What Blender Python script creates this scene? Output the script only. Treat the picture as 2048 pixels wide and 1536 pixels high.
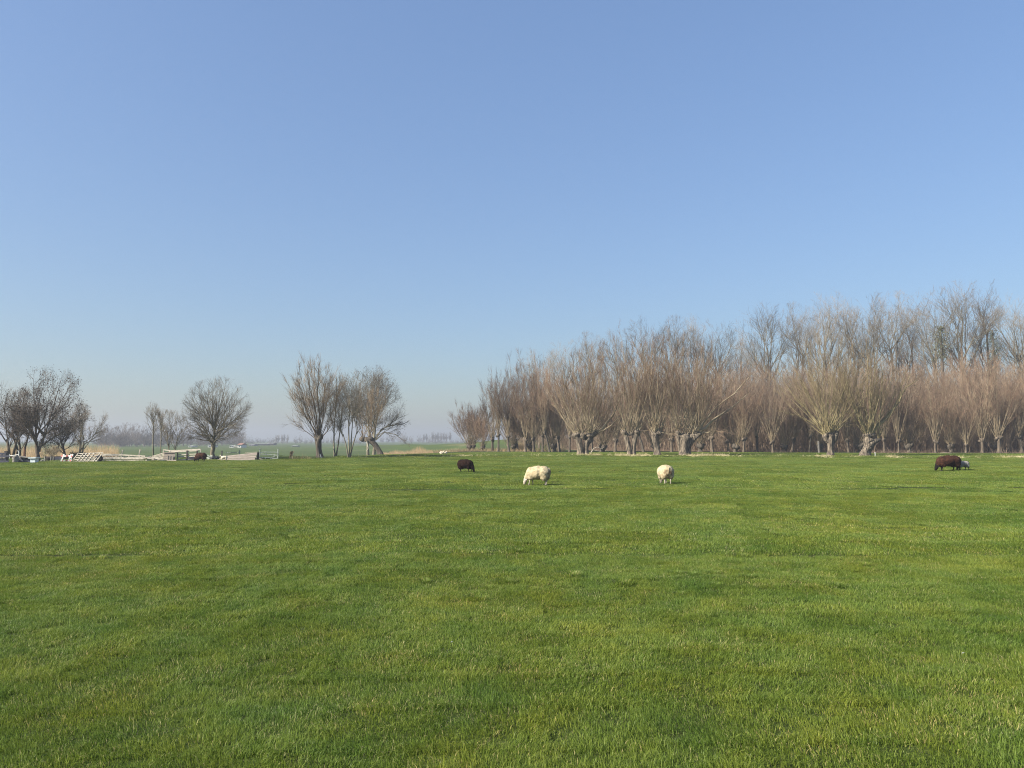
import bpy, bmesh, math, random
import numpy as np
from mathutils import Vector, Matrix, noise as mnoise

R = math.radians
scene = bpy.context.scene
for o in list(bpy.data.objects):
    bpy.data.objects.remove(o)
COL = scene.collection

# ------------------------------------------------------------------ camera, sky, sun, exposure
FPX, PITCH, EYE = 1538.0, R(4.2), 1.6
cam_d = bpy.data.cameras.new('camera')
cam_d.sensor_width = 36.0
cam_d.lens = FPX / 2048.0 * 36.0
cam_d.clip_start, cam_d.clip_end = 0.1, 8000
cam = bpy.data.objects.new('camera', cam_d)
COL.objects.link(cam)
cam.location = (0, 0, EYE)
cam.rotation_euler = (R(90) + PITCH, 0, 0)
scene.camera = cam

SUN_EL, SUN_AZ = 33.0, 245.0          # azimuth clockwise from +Y: the sun stands left, a little behind the camera
world = bpy.data.worlds.new('World')
scene.world = world
world.use_nodes = True
wn, wl = world.node_tree.nodes, world.node_tree.links
bg = wn['Background']
sky = wn.new('ShaderNodeTexSky')
sky.sky_type = 'NISHITA'
sky.sun_disc = False
sky.sun_elevation, sky.sun_rotation = R(SUN_EL), R(SUN_AZ)
sky.altitude, sky.air_density, sky.dust_density, sky.ozone_density = 0, 1.0, 1.2, 2.0
def vmath(op, **kw):
    v = wn.new('ShaderNodeVectorMath'); v.operation = op
    return v
lum = vmath('DOT_PRODUCT'); wl.new(sky.outputs[0], lum.inputs[0]); lum.inputs[1].default_value = (0.2126, 0.7152, 0.0722)
pw = wn.new('ShaderNodeMath'); pw.operation = 'POWER'; wl.new(lum.outputs['Value'], pw.inputs[0]); pw.inputs[1].default_value = -0.40   # a phone's flat tone curve, the same all over the sky
mu = vmath('SCALE'); wl.new(sky.outputs[0], mu.inputs[0]); wl.new(pw.outputs[0], mu.inputs['Scale'])
tn = vmath('MULTIPLY'); wl.new(mu.outputs[0], tn.inputs[0]); tn.inputs[1].default_value = (0.945, 0.99, 1.06)
wl.new(tn.outputs[0], bg.inputs['Color'])
bg.inputs['Strength'].default_value = 0.11

sun_d = bpy.data.lights.new('sun', 'SUN')
sun_d.energy, sun_d.angle, sun_d.color = 5.0, R(0.53), (1.0, 0.93, 0.82)
sun = bpy.data.objects.new('sun', sun_d)
COL.objects.link(sun)
a, e = R(SUN_AZ), R(SUN_EL)
sdir = Vector((math.sin(a) * math.cos(e), math.cos(a) * math.cos(e), math.sin(e)))
sun.rotation_euler = sdir.to_track_quat('Z', 'Y').to_euler()
sun.location = sdir * 30

vs = scene.view_settings
vs.view_transform, vs.look, vs.gamma, vs.exposure, vs.use_curve_mapping = 'Standard', 'None', 1, 1.15, False
scene.cycles.pixel_filter_type = 'BLACKMAN_HARRIS'
scene.cycles.filter_width = 1.1
scene.cycles.max_bounces = 6
scene.cycles.diffuse_bounces = 3
scene.cycles.volume_bounces = 0
scene.cycles.use_denoising = True
scene.cycles.denoiser = 'OPENIMAGEDENOISE'
scene.cycles.denoising_prefilter = 'NONE'
scene.cycles.denoising_input_passes = 'RGB_ALBEDO_NORMAL'

# ------------------------------------------------------------------ helpers
CP, SP = math.cos(PITCH), math.sin(PITCH)
def W(px, py, d):
    """the point at distance d (world y) on the line of sight through a pixel of the 2048 x 1536 photograph"""
    u, v = (px - 1024) / FPX, (768 - py) / FPX
    dy, dz = CP - v * SP, SP + v * CP
    t = d / dy
    return np.array((u * t, d, EYE + dz * t))
def PXM(d): return d / FPX            # metres per photo pixel at distance d

def sstep(x): x = np.clip(x, 0, 1); return x * x * (3 - 2 * x)
def wob(x, y, s):
    return (np.sin(x * 1.31 * s + 1.7 + 0.9 * np.sin(y * 0.83 * s)) * np.cos(y * 1.17 * s + 0.4 + 0.8 * np.sin(x * 0.71 * s + 2))
            + 0.6 * np.sin(x * 2.3 * s + y * 1.9 * s) * np.sin(y * 2.7 * s - x * 0.9 * s + 1))
def edge_y(x): return np.interp(x, [-70, -37, -20, -8, 7, 25, 43, 70, 120], [46, 57, 67, 71, 74.5, 73, 67, 60, 52])
def foot_y(x): return np.interp(x, [-80, -33, -2, 13.5, 33, 66, 150], [270, 190, 150, 122, 109, 101, 94])
def height(x, y):
    x = np.asarray(x, float); y = np.asarray(y, float)
    s = y - edge_y(x)
    near = 1 - sstep((y - 60) / 60)
    z = near * (0.013 * wob(x, y, 0.9) + 0.03 * wob(x, y, 0.33)) + 0.05 * wob(x, y, 0.06) * sstep((y - 6) / 30) * near
    z = z - 0.22 * np.exp(-((s - 1.3) / 0.75) ** 2)
    z = z + 0.10 * sstep((s - 1.0) / 3.5)
    low = 1 - sstep((x + 20) / 16)
    z = z - 1.15 * sstep((s - 2) / 70) * low
    fy = foot_y(x)
    hb = np.interp(x, [-75, -48, -30, -8, 14, 30, 150], [0, 0.9, 1.45, 1.5, 1.7, 1.9, 2.0])
    up = sstep((y - fy) / 20)
    z = z + up * hb * (0.9 + 0.2 * wob(x, y, 0.12) + 0.12 * wob(x, y, 0.5) * (x > 5))
    drop = sstep((y - fy - 34) / 90)
    z = z - drop * (hb + 1.1) * (1 - low) - drop * hb * low
    return z
H0 = float(height(0, 0))
def ground(x, y): return float(height(x, y))
def G(px, d):
    p = W(px, 881, d)
    return np.array((p[0], d, ground(p[0], d)))

class Geo:
    """collects verts / faces of one mesh"""
    def __init__(s): s.v, s.q, s.t, s.n, s.tint = [], [], [], 0, []
    def add(s, v, q=None, t=None):
        v = np.asarray(v, float).reshape(-1, 3)
        if q is not None and len(q): s.q.append(np.asarray(q, int).reshape(-1, 4) + s.n)
        if t is not None and len(t): s.t.append(np.asarray(t, int).reshape(-1, 3) + s.n)
        s.v.append(v); s.n += len(v)
    def tubes(s, P, Rd, sides=3, tip=True, rng=None, cap=False):
        P = np.asarray(P, float); Rd = np.asarray(Rd, float)
        N, K, _ = P.shape
        T = np.empty_like(P)
        T[:, 1:-1] = P[:, 2:] - P[:, :-2]; T[:, 0] = P[:, 1] - P[:, 0]; T[:, -1] = P[:, -1] - P[:, -2]
        T /= np.linalg.norm(T, axis=2, keepdims=True) + 1e-9
        ax = P[:, -1] - P[:, 0]
        ax /= np.linalg.norm(ax, axis=1, keepdims=True) + 1e-9
        ref = np.where(np.abs(ax[:, :1]) < 0.75, np.array([[1., 0, 0]]), np.array([[0, 1., 0]]))
        ref = np.repeat(ref[:, None], K, 1)
        U = np.cross(T, ref); U /= np.linalg.norm(U, axis=2, keepdims=True) + 1e-9
        V = np.cross(T, U)
        KK = K - 1 if tip else K
        an = np.arange(sides) * 2 * np.pi / sides
        ring = (P[:, :KK, None] + Rd[:, :KK, None, None] * (np.cos(an)[None, None, :, None] * U[:, :KK, None] + np.sin(an)[None, None, :, None] * V[:, :KK, None]))
        nv = KK * sides + (1 if tip else 0)
        vv = ring.reshape(N, KK * sides, 3)
        if tip: vv = np.concatenate([vv, P[:, -1:, :]], 1)
        i = np.arange(sides); j = (i + 1) % sides
        q = [np.stack([k * sides + i, k * sides + j, (k + 1) * sides + j, (k + 1) * sides + i], 1) for k in range(KK - 1)]
        q = np.concatenate(q) if q else np.zeros((0, 4), int)
        off = (np.arange(N) * nv)[:, None, None]
        Q = (q[None] + off).reshape(-1, 4)
        tr = None
        if tip:
            t = np.stack([(KK - 1) * sides + i, (KK - 1) * sides + j, np.full(sides, KK * sides)], 1)
            tr = (t[None] + off).reshape(-1, 3)
        s.add(vv.reshape(-1, 3), Q, tr)
        if cap and not tip:
            for n in range(N):
                for k in (0, KK - 1):
                    s.add(np.vstack([vv[n, k * sides:(k + 1) * sides], P[n, 0 if k == 0 else -1]]), None, np.stack([i, j, np.full(sides, sides)], 1))
    def box(s, A, B, w, t, roll=(0, 0, 1)):
        """a board from A to B: w across (along roll), t thick"""
        A, B = np.asarray(A, float), np.asarray(B, float)
        d = B - A; d /= np.linalg.norm(d) + 1e-9
        r = np.asarray(roll, float); r = r - d * r.dot(d)
        if np.linalg.norm(r) < 1e-3: r = np.array((1., 0, 0)) - d * d[0]
        r /= np.linalg.norm(r); n = np.cross(d, r)
        c = [(A if k < 4 else B) + (w / 2 * (1 if k % 4 in (1, 2) else -1)) * r + (t / 2 * (1 if k % 4 in (2, 3) else -1)) * n for k in range(8)]
        s.add(c, [(3, 2, 1, 0), (4, 5, 6, 7), (0, 1, 5, 4), (1, 2, 6, 5), (2, 3, 7, 6), (3, 0, 4, 7)])
    def mesh(s, name, origin=(0, 0, 0), smooth=False):
        me = bpy.data.meshes.new(name)
        v = np.concatenate(s.v) - np.asarray(origin)
        q = np.concatenate(s.q) if s.q else np.zeros((0, 4), int)
        t = np.concatenate(s.t) if s.t else np.zeros((0, 3), int)
        me.vertices.add(len(v)); me.vertices.foreach_set('co', v.astype(np.float32).ravel())
        me.loops.add(len(q) * 4 + len(t) * 3)
        me.loops.foreach_set('vertex_index', np.concatenate([q.ravel(), t.ravel()]).astype(np.int32))
        me.polygons.add(len(q) + len(t))
        st = np.concatenate([np.arange(len(q)) * 4, len(q) * 4 + np.arange(len(t)) * 3]).astype(np.int32)
        me.polygons.foreach_set('loop_start', st)
        me.polygons.foreach_set('use_smooth', np.full(len(q) + len(t), smooth))
        if s.tint:
            at = me.attributes.new('tint', 'FLOAT', 'POINT')
            at.data.foreach_set('value', np.concatenate(s.tint).astype(np.float32))
        me.update(calc_edges=True)
        return me
    def build(s, name, mat, parent=None, origin=(0, 0, 0), smooth=False, loc=None, **props):
        me = s.mesh(name, origin, smooth)
        me.materials.append(mat)
        o = bpy.data.objects.new(name, me)
        COL.objects.link(o)
        if parent is not None: o.parent = parent
        if loc is not None: o.location = loc
        for k, val in props.items(): o[k] = val
        return o

def tag(o, label=None, cat=None, group=None, kind=None):
    if label: o['label'] = label
    if cat: o['category'] = cat
    if group: o['group'] = group
    if kind: o['kind'] = kind
    return o
def thing(name, label, cat, loc, group=None, rz=0.0):
    o = bpy.data.objects.new(name, None)
    o.empty_display_size = 0.3
    COL.objects.link(o)
    o.location = tuple(loc); o.rotation_euler = (0, 0, rz)
    return tag(o, label, cat, group)
KIDS = {}
def dup(root, loc, rz=0.0, sc=(1, 1, 1), label=None, group=None):
    r = root.copy(); COL.objects.link(r)
    r.location = tuple(loc); r.rotation_euler = (0, 0, rz); r.scale = sc
    if label: r['label'] = label
    if group: r['group'] = group
    def rec(src, dst):
        for ch in [c for c in bpy.data.objects if c.parent == src]:
            c = ch.copy(); COL.objects.link(c); c.parent = dst
            rec(ch, c)
    rec(root, r)
    return r

# ------------------------------------------------------------------ materials
def mat_new(name):
    m = bpy.data.materials.new(name); m.use_nodes = True
    nt = m.node_tree
    return m, nt.nodes, nt.links, nt.nodes['Principled BSDF']
def ramp(n, l, src, stops):
    r = n.new('ShaderNodeValToRGB')
    els = r.color_ramp.elements
    while len(els) < len(stops): els.new(0.5)
    for el, (p, c) in zip(els, stops): el.position = p; el.color = (*c, 1)
    l.new(src, r.inputs['Fac'])
    return r
def noise_node(n, l, scale, detail=4, vec=None, rough=0.55):
    t = n.new('ShaderNodeTexNoise'); t.inputs['Scale'].default_value = scale
    t.inputs['Detail'].default_value = detail; t.inputs['Roughness'].default_value = rough
    if vec is not None: l.new(vec, t.inputs['Vector'])
    return t
def simple(name, stops, scale=5.0, rough=0.85, bump=0.0, stretch=None, spec=0.3, coord='Object'):
    m, n, l, b = mat_new(name)
    tc = n.new('ShaderNodeTexCoord'); vec = tc.outputs[coord]
    if stretch:
        mp = n.new('ShaderNodeMapping'); mp.inputs['Scale'].default_value = stretch
        l.new(vec, mp.inputs['Vector']); vec = mp.outputs[0]
    t = noise_node(n, l, scale, 5, vec)
    r = ramp(n, l, t.outputs['Fac'], stops)
    l.new(r.outputs[0], b.inputs['Base Color'])
    b.inputs['Roughness'].default_value = rough
    b.inputs['Specular IOR Level'].default_value = spec
    if bump:
        bp = n.new('ShaderNodeBump'); bp.inputs['Strength'].default_value = bump; bp.inputs['Distance'].default_value = 0.03
        l.new(t.outputs['Fac'], bp.inputs['Height']); l.new(bp.outputs[0], b.inputs['Normal'])
    return m
def s2(c1, c2, a=0.35, b=0.65): return [(a, c1), (b, c2)]

M = {}
M['bark_pale'] = simple('pollard_bark', [(0.36, (0.022, 0.018, 0.014)), (0.5, (0.125, 0.102, 0.075)), (0.66, (0.25, 0.205, 0.15))], 6, 0.95, 1.0, (1.6, 1.6, 0.35))
M['bark_mid'] = simple('brown_pollard_bark', [(0.3, (0.035, 0.028, 0.021)), (0.5, (0.105, 0.083, 0.06)), (0.7, (0.17, 0.135, 0.1))], 6, 0.95, 1.0, (1.6, 1.6, 0.35))
M['bark_dark'] = simple('dark_bark', [(0.3, (0.035, 0.03, 0.024)), (0.65, (0.12, 0.1, 0.075))], 6, 0.95, 0.9, (1.6, 1.6, 0.4))
M['bark_grey'] = simple('grey_green_bark', [(0.3, (0.09, 0.08, 0.055)), (0.55, (0.17, 0.15, 0.105)), (0.7, (0.26, 0.235, 0.17))], 4, 0.95, 0.6, (1.4, 1.4, 0.5))
M['shoot'] = simple('willow_shoot_bark', [(0.3, (0.16, 0.122, 0.072)), (0.5, (0.27, 0.215, 0.135)), (0.7, (0.42, 0.35, 0.235))], 0.9, 0.8)
M['shoot_yellow'] = simple('yellow_green_shoot_bark', [(0.3, (0.17, 0.135, 0.065)), (0.7, (0.32, 0.27, 0.145))], 0.9, 0.8)
M['shoot_dim'] = simple('brown_shoot_bark', [(0.3, (0.13, 0.1, 0.06)), (0.5, (0.21, 0.165, 0.105)), (0.7, (0.31, 0.25, 0.165))], 0.9, 0.8)
M['twig_wood'] = simple('brown_sapling_stem', [(0.3, (0.095, 0.07, 0.05)), (0.5, (0.16, 0.122, 0.086)), (0.7, (0.24, 0.19, 0.135))], 0.5, 0.9)
M['twig_red'] = simple('red_brown_twig', [(0.3, (0.145, 0.09, 0.06)), (0.5, (0.205, 0.132, 0.088)), (0.7, (0.26, 0.185, 0.118))], 0.6, 0.85)
M['twig_tan'] = simple('tan_twig', [(0.3, (0.16, 0.112, 0.068)), (0.7, (0.28, 0.21, 0.128))], 0.6, 0.85)
M['twig_grey'] = simple('grey_brown_twig', [(0.3, (0.15, 0.12, 0.09)), (0.7, (0.26, 0.215, 0.165))], 0.6, 0.85)
M['twig_dark'] = simple('dark_twig', [(0.3, (0.075, 0.06, 0.046)), (0.7, (0.16, 0.13, 0.098))], 0.8, 0.85)
M['catkin'] = simple('dark_catkin', s2((0.035, 0.025, 0.022), (0.08, 0.055, 0.045)), 3, 0.9)
M['twig_far'] = simple('distant_twig', s2((0.11, 0.09, 0.075), (0.17, 0.14, 0.115)), 0.3, 0.9)
M['wood_pale'] = simple('weathered_pale_wood', [(0.3, (0.22, 0.19, 0.145)), (0.5, (0.4, 0.36, 0.285)), (0.7, (0.52, 0.475, 0.385))], 5, 0.85, 0.3, (1, 1, 6))
M['wood_pink'] = simple('weathered_pinkish_wood', [(0.3, (0.2, 0.165, 0.135)), (0.7, (0.38, 0.325, 0.275))], 4, 0.85, 0.3, (0.6, 1, 7))
M['wood_grey'] = simple('grey_weathered_wood', [(0.3, (0.13, 0.12, 0.105)), (0.7, (0.27, 0.25, 0.225))], 4, 0.9, 0.3, (1, 1, 5))
M['wood_dark'] = simple('dark_wet_wood', [(0.3, (0.025, 0.022, 0.02)), (0.7, (0.085, 0.07, 0.06))], 4, 0.8, 0.3)
M['wood_blue'] = simple('blue_black_board', s2((0.03, 0.033, 0.048), (0.075, 0.08, 0.11)), 4, 0.7)
M['rust'] = simple('rusty_brown_post', s2((0.05, 0.02, 0.015), (0.12, 0.05, 0.035)), 8, 0.9)
M['white'] = simple('dirty_white_paint', [(0.3, (0.55, 0.56, 0.53)), (0.6, (0.78, 0.78, 0.74))], 6, 0.5)
M['green_white'] = simple('greenish_white_pipe', [(0.3, (0.3, 0.33, 0.27)), (0.7, (0.5, 0.53, 0.44))], 6, 0.6)
M['tub'] = simple('pale_blue_white_tub', s2((0.5, 0.58, 0.6), (0.66, 0.72, 0.74)), 5, 0.4)
M['red'] = simple('faded_red_stripe', s2((0.5, 0.1, 0.09), (0.68, 0.2, 0.17)), 8, 0.6)
M['rubber'] = simple('black_rubber', s2((0.012, 0.012, 0.014), (0.03, 0.03, 0.034)), 8, 0.8)
M['metal_grey'] = simple('dull_grey_metal', s2((0.2, 0.2, 0.19), (0.36, 0.36, 0.34)), 6, 0.55)
M['heap_black'] = simple('dull_black', s2((0.012, 0.013, 0.014), (0.035, 0.036, 0.04)), 6, 0.6, 0.5)  # uneven black of the two dark heaps
M['evergreen'] = simple('dark_evergreen', s2((0.012, 0.018, 0.012), (0.035, 0.05, 0.028)), 4, 0.9)
M['ivy'] = simple('ivy_green', s2((0.065, 0.07, 0.035), (0.12, 0.122, 0.065)), 2, 0.8)
M['reed'] = simple('dry_reed', [(0.3, (0.2, 0.135, 0.07)), (0.5, (0.38, 0.27, 0.145)), (0.7, (0.55, 0.41, 0.24))], 2.5, 0.85)
M['straw'] = simple('dry_straw', [(0.3, (0.34, 0.29, 0.13)), (0.6, (0.58, 0.5, 0.29)), (0.8, (0.7, 0.63, 0.42))], 1.2, 0.8)
M['bramble'] = simple('red_brown_bramble', [(0.3, (0.075, 0.046, 0.033)), (0.5, (0.15, 0.098, 0.067)), (0.72, (0.24, 0.17, 0.115))], 0.5, 0.9)
M['brick_far'] = simple('far_brick', s2((0.22, 0.11, 0.08), (0.3, 0.17, 0.12)), 1, 0.9)
M['roof_far'] = simple('far_grey_roof', s2((0.16, 0.16, 0.17), (0.27, 0.27, 0.28)), 1, 0.8)
M['glass_dark'] = simple('dark_window_glass', s2((0.02, 0.025, 0.03), (0.04, 0.045, 0.05)), 1, 0.15, spec=0.6)

def wool(name, stops, dirt=None):
    m, n, l, b = mat_new(name)
    tc = n.new('ShaderNodeTexCoord')
    t = noise_node(n, l, 14, 5, tc.outputs['Object'])
    r = ramp(n, l, t.outputs['Fac'], stops)
    out = r.outputs[0]
    if dirt:
        sx = n.new('ShaderNodeSeparateXYZ'); l.new(tc.outputs['Object'], sx.inputs[0])
        mr = n.new('ShaderNodeMapRange'); mr.inputs['From Min'].default_value = -0.30; mr.inputs['From Max'].default_value = -0.47
        l.new(sx.outputs[0], mr.inputs[0])
        mz = n.new('ShaderNodeMapRange'); mz.inputs['From Min'].default_value = 0.66; mz.inputs['From Max'].default_value = 0.45
        l.new(sx.outputs[2], mz.inputs[0])
        t2 = noise_node(n, l, 9, 4, tc.outputs['Object'])
        rr = ramp(n, l, t2.outputs['Fac'], [(0.42, (0, 0, 0)), (0.6, (1, 1, 1))])
        mu = n.new('ShaderNodeMath'); mu.operation = 'MULTIPLY'; l.new(mr.outputs[0], mu.inputs[0]); l.new(mz.outputs[0], mu.inputs[1])
        m2 = n.new('ShaderNodeMath'); m2.operation = 'MULTIPLY'; l.new(mu.outputs[0], m2.inputs[0]); l.new(rr.outputs[0], m2.inputs[1])
        mx = n.new('ShaderNodeMix'); mx.data_type = 'RGBA'
        l.new(m2.outputs[0], mx.inputs[0]); l.new(out, mx.inputs[6]); mx.inputs[7].default_value = (*dirt, 1)
        out = mx.outputs[2]
    l.new(out, b.inputs['Base Color'])
    b.inputs['Roughness'].default_value = 1.0; b.inputs['Specular IOR Level'].default_value = 0.05
    t3 = noise_node(n, l, 45, 4, tc.outputs['Object'])
    bp = n.new('ShaderNodeBump'); bp.inputs['Strength'].default_value = 1.0; bp.inputs['Distance'].default_value = 0.02
    l.new(t3.outputs['Fac'], bp.inputs['Height']); l.new(bp.outputs[0], b.inputs['Normal'])
    return m
M['wool_white'] = wool('cream_wool', [(0.3, (0.3, 0.24, 0.145)), (0.55, (0.44, 0.37, 0.235)), (0.75, (0.52, 0.45, 0.3))], (0.2, 0.13, 0.075))
M['wool_brown'] = wool('brown_wool', [(0.35, (0.026, 0.013, 0.009)), (0.65, (0.065, 0.031, 0.02))])
M['wool_dark'] = wool('dark_brown_wool', [(0.35, (0.009, 0.005, 0.004)), (0.65, (0.025, 0.013, 0.0095))])
M['wool_grey'] = wool('pale_grey_wool', [(0.35, (0.18, 0.165, 0.15)), (0.65, (0.33, 0.305, 0.275))])
M['wool_cream'] = wool('lamb_cream_wool', [(0.35, (0.6, 0.5, 0.36)), (0.65, (0.76, 0.68, 0.53))])
M['skin_pale'] = simple('pale_sheep_face', s2((0.36, 0.31, 0.24), (0.5, 0.44, 0.36)), 10, 0.9, spec=0.1)
M['skin_black'] = simple('black_sheep_face', s2((0.006, 0.005, 0.005), (0.014, 0.011, 0.01)), 10, 0.95, spec=0.05)
M['eye'] = simple('dark_eye', s2((0.01, 0.008, 0.006), (0.02, 0.015, 0.01)), 10, 0.2)
M['hoof'] = simple('dark_hoof', s2((0.03, 0.025, 0.02), (0.06, 0.05, 0.04)), 10, 0.6)

def grass_blade_mat(name, dark, mid, light, dry, big=(0.82, 1.18)):
    """blade colour from the blade's own tint plus broad patches of lusher and yellower turf"""
    m, n, l, b = mat_new(name)
    at = n.new('ShaderNodeAttribute'); at.attribute_name = 'tint'
    r = ramp(n, l, at.outputs['Fac'], [(0.0, dark), (0.42, mid), (0.84, light), (0.93, dry), (1.0, tuple(min(1, c * 1.25) for c in dry))])
    geo = n.new('ShaderNodeNewGeometry')
    t1 = noise_node(n, l, 0.22, 4, geo.outputs['Position'], 0.6)
    t2 = noise_node(n, l, 1.7, 3, geo.outputs['Position'], 0.6)
    ad = n.new('ShaderNodeMath'); ad.operation = 'ADD'; l.new(t1.outputs['Fac'], ad.inputs[0]); l.new(t2.outputs['Fac'], ad.inputs[1])
    mr = n.new('ShaderNodeMapRange'); mr.inputs['From Min'].default_value = 0.7; mr.inputs['From Max'].default_value = 1.3
    l.new(ad.outputs[0], mr.inputs[0])
    rr = ramp(n, l, mr.outputs[0], [(0.0, (0.68, 0.85, 0.9)), (0.5, (1, 1, 1)), (1.0, (1.36, 1.14, 0.95))])
    mx = n.new('ShaderNodeMix'); mx.data_type = 'RGBA'; mx.blend_type = 'MULTIPLY'; mx.inputs[0].default_value = 1
    l.new(r.outputs[0], mx.inputs[6]); l.new(rr.outputs[0], mx.inputs[7])
    l.new(mx.outputs[2], b.inputs['Base Color'])
    b.inputs['Roughness'].default_value = 0.5; b.inputs['Specular IOR Level'].default_value = 0.3
    tr = n.new('ShaderNodeBsdfTranslucent'); l.new(mx.outputs[2], tr.inputs['Color'])
    ms = n.new('ShaderNodeMixShader'); ms.inputs[0].default_value = 0.4
    l.new(b.outputs[0], ms.inputs[1]); l.new(tr.outputs[0], ms.inputs[2])
    l.new(ms.outputs[0], n['Material Output'].inputs['Surface'])
    return m
M['blade'] = grass_blade_mat('grass_blade', (0.058, 0.096, 0.013), (0.14, 0.202, 0.024), (0.245, 0.298, 0.058), (0.42, 0.37, 0.16))

# ------------------------------------------------------------------ terrain: one sheet to the horizon
def build_terrain():
    ys = np.concatenate([np.arange(-24, 3, 1.5), np.arange(3, 30, 0.45), np.arange(30, 140, 0.6), 140 + 2460 * (np.linspace(0, 1, 70)[0:] ** 2.2)])
    c = np.arange(-84, 84.1, 0.75)
    ext = 84 + 2516 * (np.linspace(0, 1, 26)[1:] ** 2.0)
    xs = np.concatenate([-ext[::-1], c, ext])
    X, Y = np.meshgrid(xs, ys)
    Z = height(X, Y)
    nr, nc = X.shape
    g = Geo()
    idx = np.arange(nr * nc).reshape(nr, nc)
    q = np.stack([idx[:-1, :-1], idx[:-1, 1:], idx[1:, 1:], idx[1:, :-1]], -1).reshape(-1, 4)
    g.add(np.stack([X, Y, Z], -1).reshape(-1, 3), q)
    g.v[0][:, 2] -= 0.014 * (Y.ravel() < 60)
    me = g.mesh('ground', smooth=True)
    fy = foot_y(X); s = Y - edge_y(X)
    right = sstep((X - 4) / 10)
    litter = sstep((Y - fy + 9) / 3) * right * (1 - sstep((Y - fy - 60) / 20))
    dry = np.exp(-((s - 0.9) / 1.0) ** 2)
    far = sstep((s - 6) / 25) * (1 - right)
    for nm, arr in (('litter', litter), ('dry', dry), ('far', far)):
        at = me.attributes.new(nm, 'FLOAT', 'POINT'); at.data.foreach_set('value', arr.astype(np.float32).ravel())
    m, n, l, b = mat_new('meadow_ground')
    geo = n.new('ShaderNodeNewGeometry'); P = geo.outputs['Position']
    def attr(nm):
        q_ = n.new('ShaderNodeAttribute'); q_.attribute_name = nm; return q_.outputs['Fac']
    def mix(f, c1, c2):
        x_ = n.new('ShaderNodeMix'); x_.data_type = 'RGBA'
        l.new(f, x_.inputs[0])
        for k, c_ in ((6, c1), (7, c2)):
            if isinstance(c_, tuple): x_.inputs[k].default_value = (*c_, 1)
            else: l.new(c_, x_.inputs[k])
        return x_.outputs[2]
    def masked(f, ns, lo, hi):
        t_ = noise_node(n, l, ns, 5, P, 0.65)
        ad = n.new('ShaderNodeMath'); ad.operation = 'ADD'; l.new(f, ad.inputs[0]); l.new(t_.outputs['Fac'], ad.inputs[1])
        mr = n.new('ShaderNodeMapRange'); mr.inputs['From Min'].default_value = lo; mr.inputs['From Max'].default_value = hi
        l.new(ad.outputs[0], mr.inputs[0]); return mr.outputs[0]
    g1 = noise_node(n, l, 3.0, 6, P, 0.7)
    turf = ramp(n, l, g1.outputs['Fac'], [(0.3, (0.03, 0.036, 0.012)), (0.55, (0.05, 0.07, 0.016)), (0.75, (0.09, 0.11, 0.03))]).outputs[0]
    mp = n.new('ShaderNodeMapping'); mp.inputs['Scale'].default_value = (0.012, 0.055, 1); l.new(P, mp.inputs[0])
    g2 = noise_node(n, l, 1.0, 5, mp.outputs[0], 0.65)
    farc = ramp(n, l, g2.outputs['Fac'], [(0.32, (0.06, 0.07, 0.032)), (0.5, (0.06, 0.092, 0.022)), (0.62, (0.085, 0.105, 0.035)), (0.75, (0.17, 0.15, 0.085))]).outputs[0]
    g3 = noise_node(n, l, 1.4, 7, P, 0.75)
    lit = ramp(n, l, g3.outputs['Fac'], [(0.28, (0.06, 0.043, 0.03)), (0.46, (0.17, 0.118, 0.08)), (0.6, (0.27, 0.195, 0.13)), (0.7, (0.1, 0.115, 0.038))]).outputs[0]
    col = mix(attr('far'), turf, farc)
    col = mix(masked(attr('litter'), 0.9, 0.85, 1.15), col, lit)
    col = mix(masked(attr('dry'), 1.1, 1.2, 1.5), col, (0.4, 0.34, 0.18))
    l.new(col, b.inputs['Base Color'])
    b.inputs['Roughness'].default_value = 1.0; b.inputs['Specular IOR Level'].default_value = 0.1
    bp = n.new('ShaderNodeBump'); bp.inputs['Strength'].default_value = 0.6; bp.inputs['Distance'].default_value = 0.05
    gb = noise_node(n, l, 9.0, 6, P, 0.7)
    l.new(gb.outputs['Fac'], bp.inputs['Height']); l.new(bp.outputs[0], b.inputs['Normal'])
    me.materials.append(m)
    o = bpy.data.objects.new('ground', me); COL.objects.link(o)
    o['kind'] = 'structure'
build_terrain()

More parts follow.
